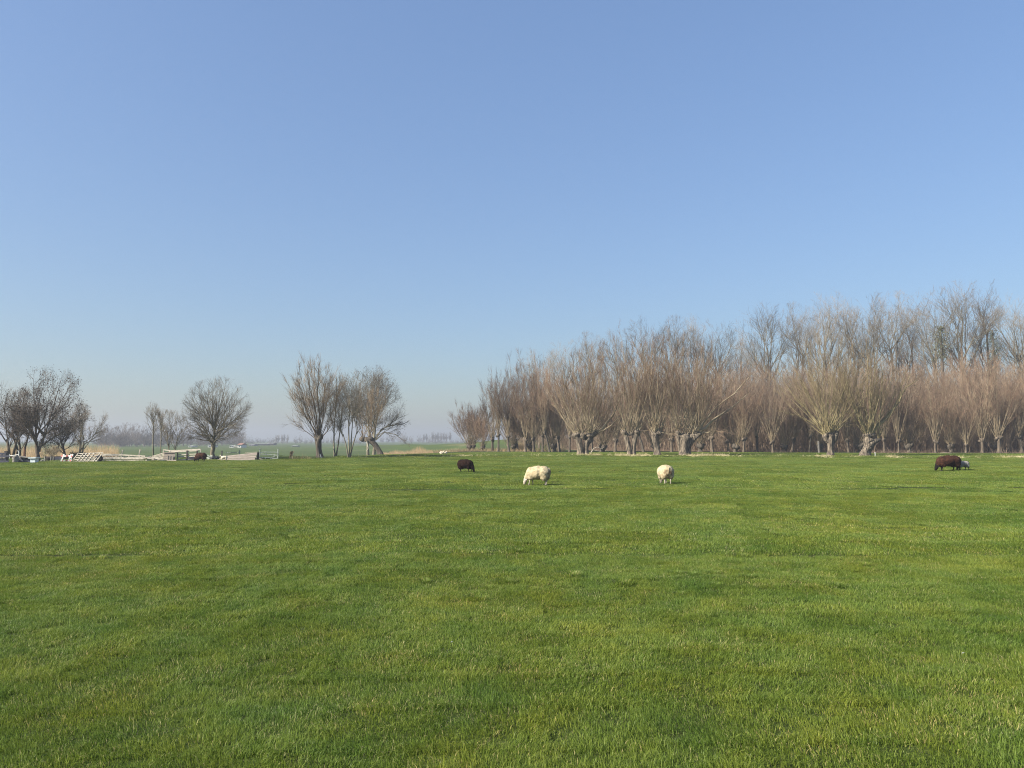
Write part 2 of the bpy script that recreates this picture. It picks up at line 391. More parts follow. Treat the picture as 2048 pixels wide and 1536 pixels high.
# ------------------------------------------------------------------ grass: patches of blades spread over the field
def blade_patch(name, size, count, hgt, wid, rng, dry=0.06, clump=2.2):
    P = rng.uniform(-size / 2, size / 2, (int(count * 1.25), 2))
    ph = rng.uniform(0, 9)
    hole = wob(P[:, 0] * 1.2 + ph, P[:, 1] * 1.2 + 3 * ph, clump * 3.2) + rng.normal(0, .25, len(P))
    P, hole = P[:count], hole[:count]; count = len(P)
    f = wob(P[:, 0] + ph, P[:, 1] - ph, clump * 2) * 0.45 + wob(P[:, 0] - ph, P[:, 1] + 2 * ph, clump * 5) * 0.35
    hh = hgt * np.clip(0.85 + 0.36 * f, 0.42, 2.0) * rng.uniform(0.55, 1.25, count)
    long_ = rng.random(count) < 0.025
    hh = np.where(hole > 0.8, hh * 0.4, hh)
    hh = np.where(long_, hh * rng.uniform(1.3, 1.9, count), hh)
    ang = 1.6 * wob(P[:, 0] * 0.7 + ph, P[:, 1] * 0.7, clump) + rng.normal(0, 1.1, count)
    lean = np.clip(0.85 + rng.normal(0, 0.45, count), 0, 1.7)
    dx, dy = np.cos(ang), np.sin(ang)
    w = wid * rng.uniform(0.6, 1.25, count)
    fa = rng.uniform(0, 2 * np.pi, count)
    sx, sy = np.cos(fa), np.sin(fa)
    base = np.stack([P[:, 0], P[:, 1], np.zeros(count) - 0.01], 1)
    D = np.stack([dx, dy, np.zeros(count)], 1); S = np.stack([sx, sy, np.zeros(count)], 1)
    up = np.array([0, 0, 1.])
    ln = lean[:, None]
    mid = base + hh[:, None] * (0.55 * up + D * ln * 0.22)
    tip = base + hh[:, None] * ((1.0 - 0.25 * ln) * up + D * ln * 0.75)
    hw = (w / 2)[:, None]
    V = np.stack([base - S * hw, base + S * hw, mid + S * hw * 0.8, mid - S * hw * 0.8, tip], 1)
    off = (np.arange(count) * 5)[:, None]
    q = off + np.array([[0, 1, 2, 3]]); t = off + np.array([[3, 2, 4]])
    g = Geo(); g.add(V.reshape(-1, 3), q, t)
    tn = np.clip(0.42 + 0.2 * rng.normal(0, 1, count) + 0.16 * f, 0.0, 0.82)
    dr = rng.random(count) < dry * (1 + 0.8 * np.sign(-f))
    tn = np.where(dr, rng.uniform(0.9, 1.0, count), tn)
    g.tint.append(np.repeat(tn, 5))
    me = g.mesh(name); me.materials.append(M['blade'])
    return bpy.data.objects.new(name, me)

def scatter(name, protos, pts, rotz, scl, label, idx, tilt=None, **props):
    """one object: its vertices carry copies of the given patches"""
    pc = bpy.data.collections.new(name + '_patches')
    for p in protos: pc.objects.link(p)
    me = bpy.data.meshes.new(name)
    me.from_pydata([tuple(p) for p in pts], [], [])
    A = np.asarray(pts); e_ = 0.25
    gx = (height(A[:, 0] + e_, A[:, 1]) - height(A[:, 0] - e_, A[:, 1])) / (2 * e_)
    gy = (height(A[:, 0], A[:, 1] + e_) - height(A[:, 0], A[:, 1] - e_)) / (2 * e_)
    eul = []
    for a_, b_, r_ in zip(gx, gy, rotz):
        qn = Vector((0, 0, 1)).rotation_difference(Vector((-a_, -b_, 1)))
        eul += list((qn.to_matrix() @ Matrix.Rotation(r_, 3, 'Z')).to_euler())
    at = me.attributes.new('turn', 'FLOAT_VECTOR', 'POINT'); at.data.foreach_set('vector', np.asarray(eul, np.float32))
    for nm, tp, arr in (('pick', 'INT', np.asarray(idx, np.int32)), ('size', 'FLOAT', np.asarray(scl, np.float32))):
        at = me.attributes.new(nm, tp, 'POINT'); at.data.foreach_set('value', arr)
    o = bpy.data.objects.new(name, me); COL.objects.link(o)
    ng = bpy.data.node_groups.new(name + '_nodes', 'GeometryNodeTree')
    ng.interface.new_socket('Geometry', in_out='INPUT', socket_type='NodeSocketGeometry')
    ng.interface.new_socket('Geometry', in_out='OUTPUT', socket_type='NodeSocketGeometry')
    n, l = ng.nodes, ng.links
    gi, go = n.new('NodeGroupInput'), n.new('NodeGroupOutput')
    mp = n.new('GeometryNodeMeshToPoints'); ip = n.new('GeometryNodeInstanceOnPoints'); ci = n.new('GeometryNodeCollectionInfo')
    ci.inputs['Collection'].default_value = pc; ci.inputs['Separate Children'].default_value = True; ci.inputs['Reset Children'].default_value = True
    def na(nm, tp):
        a_ = n.new('GeometryNodeInputNamedAttribute'); a_.data_type = tp; a_.inputs['Name'].default_value = nm; return a_.outputs['Attribute']
    l.new(gi.outputs[0], mp.inputs['Mesh']); l.new(mp.outputs['Points'], ip.inputs['Points'])
    l.new(ci.outputs[0], ip.inputs['Instance']); ip.inputs['Pick Instance'].default_value = True
    l.new(na('pick', 'INT'), ip.inputs['Instance Index']); l.new(na('turn', 'FLOAT_VECTOR'), ip.inputs['Rotation']); l.new(na('size', 'FLOAT'), ip.inputs['Scale'])
    l.new(ip.outputs[0], go.inputs[0])
    md = o.modifiers.new('spread', 'NODES'); md.node_group = ng
    o['label'] = label; o['kind'] = 'stuff'
    for k, v_ in props.items(): o[k] = v_
    return o

rng = np.random.default_rng(11)
zones = [  # patch size, blades, height, width, y range
    (0.6, 5200, 0.043, 0.0030, 2.4, 11.0, 7),
    (1.2, 6600, 0.045, 0.006, 11.0, 26.0, 5),
    (2.0, 7000, 0.05, 0.011, 26.0, 112.0, 5)]
protos, pts, idx, rz, sc_ = [], [], [], [], []
for zi, (sz, cnt, hg, wd, y0, y1, nv) in enumerate(zones):
    base_i = len(protos)
    for k in range(nv): protos.append(blade_patch('p%02d' % len(protos), sz * 1.12, int(cnt * 1.2), hg, wd, rng, dry=(0.03, 0.035, 0.06, 0.045, 0.03, 0.07, 0.04)[k % 7], clump=(2.2, 1.4, 0.8)[zi]))
    ys = np.arange(y0 + sz / 2, y1, sz)
    for y in ys:
        hw = 0.75 * y + 4
        for x in np.arange(-hw, hw, sz):
            if zi == 2:
                s_ = y - edge_y(x)
                if s_ > 24 or y > foot_y(x) - 7: continue
                if x < -14 and s_ > 3: continue
            pts.append((x, y, ground(x, y))); idx.append(base_i + rng.integers(nv)); rz.append(rng.integers(4) * math.pi / 2 + rng.normal(0, 0.06)); sc_.append(rng.uniform(0.95, 1.15))
# tussocks standing above the turf here and there
tb = len(protos)
for k in range(4):
    g = Geo(); cnt = 260
    an = rng.uniform(0, 2 * np.pi, cnt); rr = 0.16 * np.sqrt(rng.random(cnt)); L = rng.uniform(0.05, 0.115, cnt)
    b0 = np.stack([rr * np.cos(an), rr * np.sin(an), np.full(cnt, -0.01)], 1)
    out = np.stack([np.cos(an), np.sin(an), np.zeros(cnt)], 1); ln = rng.uniform(0.2, 1.0, cnt)[:, None] * (0.4 + rr[:, None] * 4)
    S = np.stack([-np.sin(an), np.cos(an), np.zeros(cnt)], 1) * 0.0022
    mid = b0 + L[:, None] * (np.array([0, 0, .6]) + out * ln * .35); tip = b0 + L[:, None] * (np.array([0, 0, .75]) + out * ln * 1.05)
    V = np.stack([b0 - S, b0 + S, mid + S, mid - S, tip], 1); off = (np.arange(cnt) * 5)[:, None]
    g.add(V.reshape(-1, 3), off + np.array([[0, 1, 2, 3]]), off + np.array([[3, 2, 4]]))
    g.tint.append(np.repeat(np.where(rng.random(cnt) < (0.04, 0.03, 0.12, 0.06)[k], 0.95, np.clip(rng.normal((0.3, 0.2, 0.45, 0.4)[k], 0.15, cnt), 0, .82)), 5))
    me = g.mesh('p%02d' % len(protos)); me.materials.append(M['blade']); protos.append(bpy.data.objects.new('p%02d' % len(protos), me))
for _ in range(500):
    y = 8 + 36 * rng.random() ** 1.3; x = rng.uniform(-0.72, 0.72) * y
    if wob(x, y, 0.5) + 0.5 * rng.normal() < 0.35: continue
    pts.append((x, y, ground(x, y))); idx.append(tb + rng.integers(4)); rz.append(rng.uniform(0, 6.28)); sc_.append(rng.uniform(0.4, 0.85))
scatter('grass', protos, pts, rz, sc_, 'short green pasture grass covering the field and the strip behind the ditch', idx)

# ------------------------------------------------------------------ tree growing (all numpy)
UP = np.array([0, 0, 1.0])
def unit(v): return v / (np.linalg.norm(v, axis=-1, keepdims=True) + 1e-9)
def grow(P0, D0, L, K, rng, trop=0.1, wobble=0.08):
    """polylines from P0 along D0, bending to the sky by trop"""
    n = len(P0); P = np.empty((n, K, 3)); P[:, 0] = P0; D = unit(np.asarray(D0, float))
    st = (np.asarray(L, float) * np.ones(n) / (K - 1))[:, None]
    tr = np.asarray(trop, float); tr = tr[:, None] if tr.ndim else tr
    for k in range(1, K):
        P[:, k] = P[:, k - 1] + D * st
        D = unit(D + tr * UP + rng.normal(0, wobble, (n, 3)))
    return P
def taper(n, K, r0, r1, p=1.0):
    t = np.linspace(0, 1, K)[None] ** p
    r0 = np.asarray(r0, float) * np.ones(n); r1 = np.asarray(r1, float) * np.ones(n)
    return r0[:, None] * (1 - t) + r1[:, None] * t
def sample(P, Rd, cnt, rng, t0=0.2, t1=1.0, pw=1.0):
    """cnt children per polyline: their start, tangent, parent radius, t"""
    N, K, _ = P.shape
    i = np.repeat(np.arange(N), cnt); t = t0 + (t1 - t0) * rng.random(len(i)) ** pw
    f = np.clip(t * (K - 1), 0, K - 1.001); k = f.astype(int); w = (f - k)[:, None]
    p = P[i, k] * (1 - w) + P[i, k + 1] * w
    return p, unit(P[i, k + 1] - P[i, k]), Rd[i, k] * (1 - w[:, 0]) + Rd[i, k + 1] * w[:, 0], t, i
def splay(T, ang, rng):
    n = len(T); r = unit(rng.normal(0, 1, (n, 3))); s = unit(r - T * (r * T).sum(1, keepdims=True))
    ang = np.asarray(ang)[:, None]
    return T * np.cos(ang) + s * np.sin(ang)
def exit_len(P, D, C, E):
    """length along D from P to the ellipsoid with centre C and radii E"""
    p = (P - C) / E; d = D / E
    a_ = (d * d).sum(1); b_ = (p * d).sum(1); c_ = (p * p).sum(1) - 1
    disc = np.maximum(b_ * b_ - a_ * c_, 0)
    return np.maximum((-b_ + np.sqrt(disc)) / a_, 0.0)
def lump(g, c, r, rng, n=(9, 7), rough=0.18):
    """an uneven knob of wood"""
    c = np.asarray(c, float); r = np.asarray(r, float) * np.ones(3)
    nu, nv = n; vs_ = []
    ph = rng.uniform(0, 9, 3)
    for j in range(nv + 1):
        th = math.pi * j / nv
        for i in range(nu):
            a_ = 2 * math.pi * i / nu
            d = np.array((math.sin(th) * math.cos(a_), math.sin(th) * math.sin(a_), math.cos(th)))
            k = 1 + rough * math.sin(3 * d[0] + ph[0] + 2 * d[2]) + rough * math.sin(4 * d[1] + ph[1] - 3 * d[2]) + rng.normal(0, rough * 0.25)
            vs_.append(c + d * r * k)
    q = [(j * nu + i, j * nu + (i + 1) % nu, (j + 1) * nu + (i + 1) % nu, (j + 1) * nu + i) for j in range(nv) for i in range(nu)]
    g.add(vs_, q)
def bole(g, pts, rads, rng, sides=14, ridge=0.12, flare=1.0):
    """a trunk with ridged bark outline through the given points"""
    pts = np.asarray(pts, float); rads = np.asarray(rads, float)
    K = 12; t = np.linspace(0, len(pts) - 1, K)
    P = np.stack([np.interp(t, np.arange(len(pts)), pts[:, k]) for k in range(3)], 1)
    Rr = np.interp(t, np.arange(len(pts)), rads)
    Rr[0] *= 1 + 0.35 * flare; Rr[1] *= 1 + 0.14 * flare
    P[0, 2] -= 0.12
    T = np.gradient(P, axis=0); T = unit(T)
    U = unit(np.cross(T, np.array([0, 1.0, 0.01]))); V = np.cross(T, U)
    ph = rng.uniform(0, 7, 4); vs_ = []
    for k in range(K):
        for i in range(sides):
            a_ = 2 * math.pi * i / sides
            m_ = 1 + ridge * math.sin(5 * a_ + ph[0] + k * 0.25) + ridge * 0.7 * math.sin(3 * a_ + ph[1] - k * 0.4) + rng.normal(0, 0.03)
            vs_.append(P[k] + Rr[k] * m_ * (math.cos(a_) * U[k] + math.sin(a_) * V[k]))
    vs_.append(P[-1] + T[-1] * Rr[-1] * 0.3)
    q = [(k * sides + i, k * sides + (i + 1) % sides, (k + 1) * sides + (i + 1) % sides, (k + 1) * sides + i) for k in range(K - 1) for i in range(sides)]
    tr = [((K - 1) * sides + i, (K - 1) * sides + (i + 1) % sides, K * sides) for i in range(sides)]
    g.add(vs_, q, tr)

def twiggery(gl, gt, P, Rd, rng, n1, n2, n3, l1, l2, ang=(0.35, 0.7), trop=0.12, env=None, r1=0.011, r2=0.0065, t0=0.25, ends=True):
    """side branches (gl) and twigs (gt) on the given stems"""
    p, T, pr, t, i = sample(P, Rd, n1, rng, t0, 0.97)
    D = splay(T, rng.uniform(ang[0], ang[1], len(p)), rng)
    L = l1 * rng.uniform(0.5, 1.2, len(p)) * (1.15 - 0.6 * t)
    if env is not None: L = np.minimum(L, exit_len(p, D, *env) * rng.uniform(0.7, 1.1, len(p)) + 0.07 * env[1].max())
    B = grow(p, D, L, 5, rng, trop, 0.09)
    Rb = taper(len(p), 5, np.minimum(pr * 0.75, r1 * rng.uniform(0.7, 1.3, len(p))), 0.004)
    gl.tubes(B, Rb, 3, True)
    sets = [(B, Rb, n2, 0.15)]
    if n3: sets.append((P, Rd, n3, t0))
    for Q, Rq, m_, tt in sets:
        p, T, pr, t, i = sample(Q, Rq, m_, rng, tt, 1.0)
        D = splay(T, rng.uniform(ang[0] * 0.8, ang[1], len(p)), rng)
        L = l2 * rng.uniform(0.45, 1.25, len(p))
        if env is not None: L = np.minimum(L, exit_len(p, D, *env) * rng.uniform(0.6, 1.3, len(p)) + 0.045 * env[1].max())
        B2 = grow(p, D, L, 3, rng, trop, 0.1)
        gt.tubes(B2, taper(len(p), 3, r2 * rng.uniform(0.7, 1.2, len(p)), 0.002), 3, True)
    return B, Rb

def catkins(P, cnt, size, rng):
    """little dark seed clusters along twigs"""
    g = Geo()
    i = rng.integers(0, len(P), cnt); k = rng.integers(1, P.shape[1], cnt)
    c = P[i, k] + rng.normal(0, 0.16, (cnt, 3))
    a_ = unit(rng.normal(0, 1, (cnt, 3))) * (size * rng.uniform(0.5, 1.2, cnt))[:, None]
    b_ = unit(rng.normal(0, 1, (cnt, 3))) * (size * rng.uniform(0.5, 1.2, cnt))[:, None]
    V = np.stack([c + a_, c + b_, c - a_, c - b_], 1)
    off = (np.arange(cnt) * 4)[:, None]
    g.add(V.reshape(-1, 3), off + np.array([[0, 1, 2, 3]]))
    return g

def pollard(label, loc, rng, trunks, heads, n_shoot, L, spread, mats, group=None, head_w=0.3, limbs=(), trop=0.07, n1=9, n2=7, n3=19, shoot_r=(0.014, 0.042), name='pollard_willow', squash=0.75, lean=(0, 0, 0), lenvar=(0.7, 1.1), cat='tree', l1=1.5, l2=0.75):
    """a pollard: stout trunk, knobbly head, a fan of long shoots, all relative to loc"""
    root = thing(name, label, cat, loc, group)
    gt = Geo()
    for pts, rads in trunks: bole(gt, pts, rads, rng)
    for c, r in heads: lump(gt, c, r, rng)
    gt.build('trunk', mats[0], root, smooth=True)
    gs, gw = Geo(), Geo()
    hi = rng.integers(0, len(heads), n_shoot)
    hc = np.array([h[0] for h in heads], float)[hi]; hr = np.array([np.mean(h[1]) for h in heads])[hi]
    az = rng.uniform(0, 2 * np.pi, n_shoot); th = spread * rng.random(n_shoot) ** 0.5
    D = np.stack([np.sin(th) * np.cos(az), np.sin(th) * np.sin(az), np.cos(th)], 1) + np.asarray(lean)
    D = unit(D)
    P0 = hc + unit(D + 0.4 * rng.normal(0, 1, (n_shoot, 3))) * (hr * 0.75)[:, None]
    Ls = L * rng.uniform(lenvar[0], lenvar[1], n_shoot) * (1 - 0.33 * (th / max(spread, .01)) ** 2)
    P = grow(P0, D, Ls, 9, rng, trop * (0.4 + th), 0.045)
    r0 = rng.uniform(shoot_r[0], shoot_r[1], n_shoot)
    Rd = taper(n_shoot, 9, r0, 0.006, 0.9)
    gs.tubes(P, Rd, 5, True)
    twiggery(gs, gw, P, Rd, rng, n1, n2, n3, l1, l2, (0.18, 0.5), 0.07, t0=0.3)
    for pts, ra, rb in limbs:
        pts = np.asarray(pts, float); t = np.linspace(0, len(pts) - 1, 9)
        Q = np.stack([np.interp(t, np.arange(len(pts)), pts[:, k]) for k in range(3)], 1)[None]
        Q = Q + np.concatenate([np.zeros((1, 1, 3)), rng.normal(0, 0.05, (1, 8, 3))], 1)
        Rq = taper(1, 9, ra, rb)
        gl_ = Geo(); gl_.tubes(Q, Rq, 8, True)
        gl_.build('limb', mats[1], root, smooth=True)
        twiggery(gs, gw, Q, Rq, rng, 16, 8, 18, 1.5, 0.7, t0=0.3)
    gs.build('branches', mats[1], root)
    gw.build('crown', mats[2], root)
    return root

def broadleaf(label, loc, rng, trunks, fork, env, n_limb, spread, mats, group=None, n2=9, n3=6, n4=6, limb_r=0.06, trop=0.12, name='bare_tree', pods=0, pod_size=0.05, wobble=0.07, extra=(), cat='tree', full=(0.82, 1.0), tw=0.005, split=(0.35, 0.75), leader=True):
    """a leafless tree: trunk, limbs spreading from the fork to the crown's outline, branches, twigs"""
    root = thing(name, label, cat, loc, group)
    gt = Geo()
    for pts, rads in trunks: bole(gt, pts, rads, rng, 10, 0.06, 0.8)
    gt.build('trunk', mats[0], root, smooth=True)
    C, E = np.asarray(env[0], float), np.asarray(env[1], float)
    fk = np.asarray(fork, float).reshape(-1, 3)
    fi = np.arange(n_limb) % len(fk)
    az = np.arange(n_limb) * 2.4 + rng.uniform(0, 6) + rng.normal(0, 0.3, n_limb)
    th = spread[0] + (spread[1] - spread[0]) * ((np.arange(n_limb) + 0.5) / n_limb) ** 0.8
    D = np.stack([np.sin(th) * np.cos(az), np.sin(th) * np.sin(az), np.cos(th)], 1)
    P0 = fk[fi] + np.stack([np.zeros(n_limb), np.zeros(n_limb), rng.uniform(-0.35, 0.15, n_limb)], 1)
    L = exit_len(P0, D, C, E) * rng.uniform(full[0], full[1], n_limb)
    P = grow(P0, D, L, 9, rng, trop * 0.3, wobble * 0.7)
    Rd = taper(n_limb, 9, limb_r * rng.uniform(0.65, 1.15, n_limb), 0.008, 0.8)
    gb, gw = Geo(), Geo()
    gb.tubes(P, Rd, 6, True)
    for pts, ra, rb in extra:
        pts = np.asarray(pts, float); t = np.linspace(0, len(pts) - 1, 9)
        Q = np.stack([np.interp(t, np.arange(len(pts)), pts[:, k]) for k in range(3)], 1)[None]
        Rq = taper(1, 9, ra, rb); gb.tubes(Q, Rq, 6, True)
        P = np.concatenate([P, Q]); Rd = np.concatenate([Rd, Rq])
    p, T, pr, t, i = sample(P, Rd, n2, rng, 0.18, 0.95)
    D = splay(T, rng.uniform(split[0], split[1], len(p)), rng)
    L = np.minimum(exit_len(p, D, C, E) * rng.uniform(0.75, 1.02, len(p)) + 0.06 * E.max(), 0.55 * E.max() * rng.uniform(0.6, 1.1, len(p)))
    B = grow(p, D, L, 6, rng, trop, wobble)
    Rb = taper(len(p), 6, np.clip(pr * 0.65, 0.006, 0.05), 0.005)
    gb.tubes(B, Rb, 4, True)
    B2, _ = twiggery(gb, gw, B, Rb, rng, n3, n4, 5, 0.32 * E.max(), 0.16 * E.max(), (0.3, 0.8), trop, (C, E * 1.04), r1=tw * 1.6, r2=tw, t0=0.15)
    gb.build('branches', mats[1], root)
    gw.build('crown', mats[2], root)
    if pods:
        g = catkins(B2, pods, pod_size, rng)
        g.build('seed_clusters', M['catkin'], root, kind='stuff')
    return root

def PT(px, py, d, o): return tuple(W(px, py, d) - np.asarray(o))

class Loc:
    """local frame at a foot on the ground: photo pixel -> metres relative to the foot"""
    def __init__(s, px, py, d):
        s.px, s.py, s.d, s.s = px, py, d, PXM(d)
        s.o = G(px, d)
    def __call__(s, px, py, dy=0.0): return ((px - s.px) * s.s, dy, (s.py - py) * s.s)
    def r(s, w): return w * s.s

WIL = (M['bark_pale'], M['shoot'], M['twig_red'])
WILY = (M['bark_pale'], M['shoot_yellow'], M['twig_tan'])
FRONT = 'thick old pollard willows along the far ditch'

# ---- six stout pollards of the front row
f = Loc(1165, 909, 80); q = f; rg = np.random.default_rng(101)
pollard('stout pollard willow with two-column dark-sided trunk and heavy limb reaching right', f.o, rg,
    [([q(1161, 909), q(1160, 893), q(1158, 880), q(1152, 869)], [f.r(6), f.r(5.5), f.r(6), f.r(6)]), ([q(1172, 909, .15), q(1172, 893, .1), q(1176, 880), q(1186, 868)], [f.r(5.5), f.r(5), f.r(6), f.r(5)])],
    [(q(1153, 870), (.42, .38, .3)), (q(1165, 872), (.45, .42, .35)), (q(1178, 871), (.42, .36, .3)), (q(1189, 867), (.35, .3, .25))],
    84, 9.4, 0.82, WIL, FRONT, limbs=[([q(1186, 869), q(1206, 856), q(1222, 834), q(1243, 795), q(1258, 766)], .16, .02), ([q(1190, 868), q(1212, 858, -.3), q(1234, 838, -.6), q(1268, 800, -.9)], .09, .012)], lean=(-.06, 0, 0))
f = Loc(1263, 911, 79); q = f; rg = np.random.default_rng(102)
pollard('pollard willow with a forked V-shaped trunk of two pale legs, second of the thick row', f.o, rg,
    [([q(1260, 911), q(1257, 893), q(1252, 872), q(1249, 866)], [f.r(5), f.r(4.6), f.r(4.4), f.r(5)]), ([q(1267, 911), q(1268, 893), q(1270, 876), q(1274, 865)], [f.r(3.6), f.r(3.8), f.r(5), f.r(5)])],
    [(q(1249, 867), (.36, .33, .28)), (q(1261, 869), (.3, .3, .2)), (q(1274, 866), (.38, .34, .3))],
    64, 10.2, 0.62, WIL, FRONT, limbs=[([q(1276, 868), q(1290, 864), q(1300, 858)], .06, .01)])
f = Loc(1314, 911, 78.5); q = f; rg = np.random.default_rng(103)
pollard('pollard willow with single upright trunk and dark lopsided head, left of the widest one', f.o, rg,
    [([q(1315, 911), q(1313, 895), q(1310, 880), q(1310, 868)], [f.r(6), f.r(5.4), f.r(6), f.r(6.5)])],
    [(q(1308, 869), (.34, .32, .3)), (q(1317, 868), (.34, .32, .26))],
    60, 10.4, 0.55, WIL, FRONT, limbs=[([q(1320, 867), q(1338, 869), q(1356, 862)], .05, .012)])
f = Loc(1369, 911, 78.5); q = f; rg = np.random.default_rng(104)
pollard('widest pollard willow, flaring pale trunk and a dark heavy limb rising to the right', f.o, rg,
    [([q(1368, 911), q(1368, 895), q(1368, 884), q(1370, 874)], [f.r(9), f.r(9), f.r(10), f.r(11)]), ([q(1364, 911), q(1361, 893), q(1358, 880), q(1355, 866)], [f.r(5), f.r(5), f.r(5), f.r(5)]), ([q(1375, 911), q(1377, 893), q(1385, 880), q(1397, 868)], [f.r(5), f.r(5), f.r(6.5), f.r(6)])],
    [(q(1355, 868), (.38, .36, .3)), (q(1370, 873), (.55, .45, .33)), (q(1384, 873), (.45, .4, .3)), (q(1397, 868), (.38, .33, .28))],
    90, 10.6, 0.74, WIL, FRONT, limbs=[([q(1396, 868), q(1412, 856), q(1428, 840), q(1462, 818), q(1508, 780)], .2, .02), ([q(1400, 868), q(1425, 862, -.4), q(1450, 866, -.7)], .06, .012), ([q(1395, 866), q(1425, 822, -.5), q(1470, 785, -.7), q(1506, 745, -.9)], .1, .015)])
f = Loc(1659, 911, 78); q = f; rg = np.random.default_rng(105)
pollard('pollard willow with straight ridged trunk and the broadest round crown, beside the twisted one', f.o, rg,
    [([q(1660, 911), q(1660, 895), q(1661, 882), q(1662, 870)], [f.r(6.2), f.r(5.6), f.r(6), f.r(7)]), ([q(1660, 888), q(1652, 880), q(1650, 872)], [f.r(4), f.r(4), f.r(5)]), ([q(1664, 888, .1), q(1670, 878), q(1672, 866)], [f.r(4), f.r(4.5), f.r(5)])],
    [(q(1651, 872), (.3, .3, .3)), (q(1662, 868), (.36, .34, .3)), (q(1672, 865), (.3, .28, .34))],
    88, 10.8, 0.88, WILY, FRONT, lean=(-.08, 0, 0), limbs=[([q(1652, 870), q(1625, 845), q(1590, 830), q(1556, 820)], .05, .01), ([q(1658, 866), q(1610, 815), q(1580, 780), q(1556, 735)], .06, .012), ([q(1672, 862), q(1685, 840), q(1692, 800), q(1688, 765)], .05, .015), ([q(1672, 862, .2), q(1700, 846, .4), q(1730, 836, .5)], .04, .01)])
f = Loc(1733, 912, 77.5); q = f; rg = np.random.default_rng(106)
pollard('twisted gnarled pollard willow leaning right, with a broken snout and few thick shoots', f.o, rg,
    [([q(1728, 912), q(1731, 902), q(1738, 892), q(1748, 883), q(1757, 880)], [f.r(9), f.r(8.5), f.r(8.5), f.r(7), f.r(4)]), ([q(1736, 895), q(1734, 885), q(1735, 876), q(1741, 868)], [f.r(6.5), f.r(7), f.r(7), f.r(6)])],
    [(q(1733, 872), (.42, .36, .26)), (q(1744, 869), (.36, .33, .26)), (q(1756, 881), (.26, .24, .17)), (q(1737, 880), (.5, .42, .3))],
    44, 9.6, 0.62, WILY, FRONT, shoot_r=(.03, .055), limbs=[([q(1746, 866), q(1775, 838), q(1800, 805), q(1815, 775), q(1845, 757)], .13, .02), ([q(1748, 866, .2), q(1778, 832, .2), q(1800, 800), q(1806, 775), q(1816, 745)], .1, .015), ([q(1734, 868), q(1716, 835), q(1708, 810), q(1700, 780), q(1692, 738)], .12, .02), ([q(1736, 868), q(1722, 838), q(1724, 810), q(1719, 770)], .1, .02), ([q(1744, 866), q(1737, 830), q(1728, 800), q(1722, 760)], .09, .015), ([q(1742, 866), q(1743, 830), q(1748, 790), q(1746, 740)], .07, .012)])

# ---- second row of thin pollards, built as a few kinds and copied
BACK = 'thin pollard willows of the second row'
def thin_kind(seed, hh, r, n, L, sp, mats, lean=0.0, **kw):
    rg = np.random.default_rng(seed)
    return pollard('thin pollard', (0, 0, 0), rg, [([(0, 0, 0), (lean * .4, 0, hh * .5), (lean, 0, hh)], [r * .85, r * .7, r * .8])],
                   [((lean, 0, hh), (r * 1.25, r * 1.3, r * 1.3)), ((lean + r * .8, .1, hh - .1), (r, r, r)), ((lean - r * .7, -.05, hh + .05), (r * .9, r, r * .9))], n, L, sp, mats, BACK, n1=9, n2=7, n3=18, shoot_r=(.014, .03), **kw)
WG = (M['bark_dark'], M['shoot_dim'], M['twig_red'])
WM = (M['bark_mid'], M['shoot_dim'], M['twig_red'])
kinds = [thin_kind(201, 2.0, .16, 28, 9.0, .36, WG), thin_kind(202, 1.6, .2, 36, 8.6, .44, WM), thin_kind(203, 1.35, .18, 26, 9.6, .34, WM),
         thin_kind(204, 2.2, .15, 28, 8.4, .38, WG, .5), thin_kind(205, 0.7, .3, 64, 6.6, .85, WG, l1=1.2), thin_kind(206, 1.15, .17, 18, 8.8, .5, (M['bark_mid'], M['shoot'], M['twig_red']))]
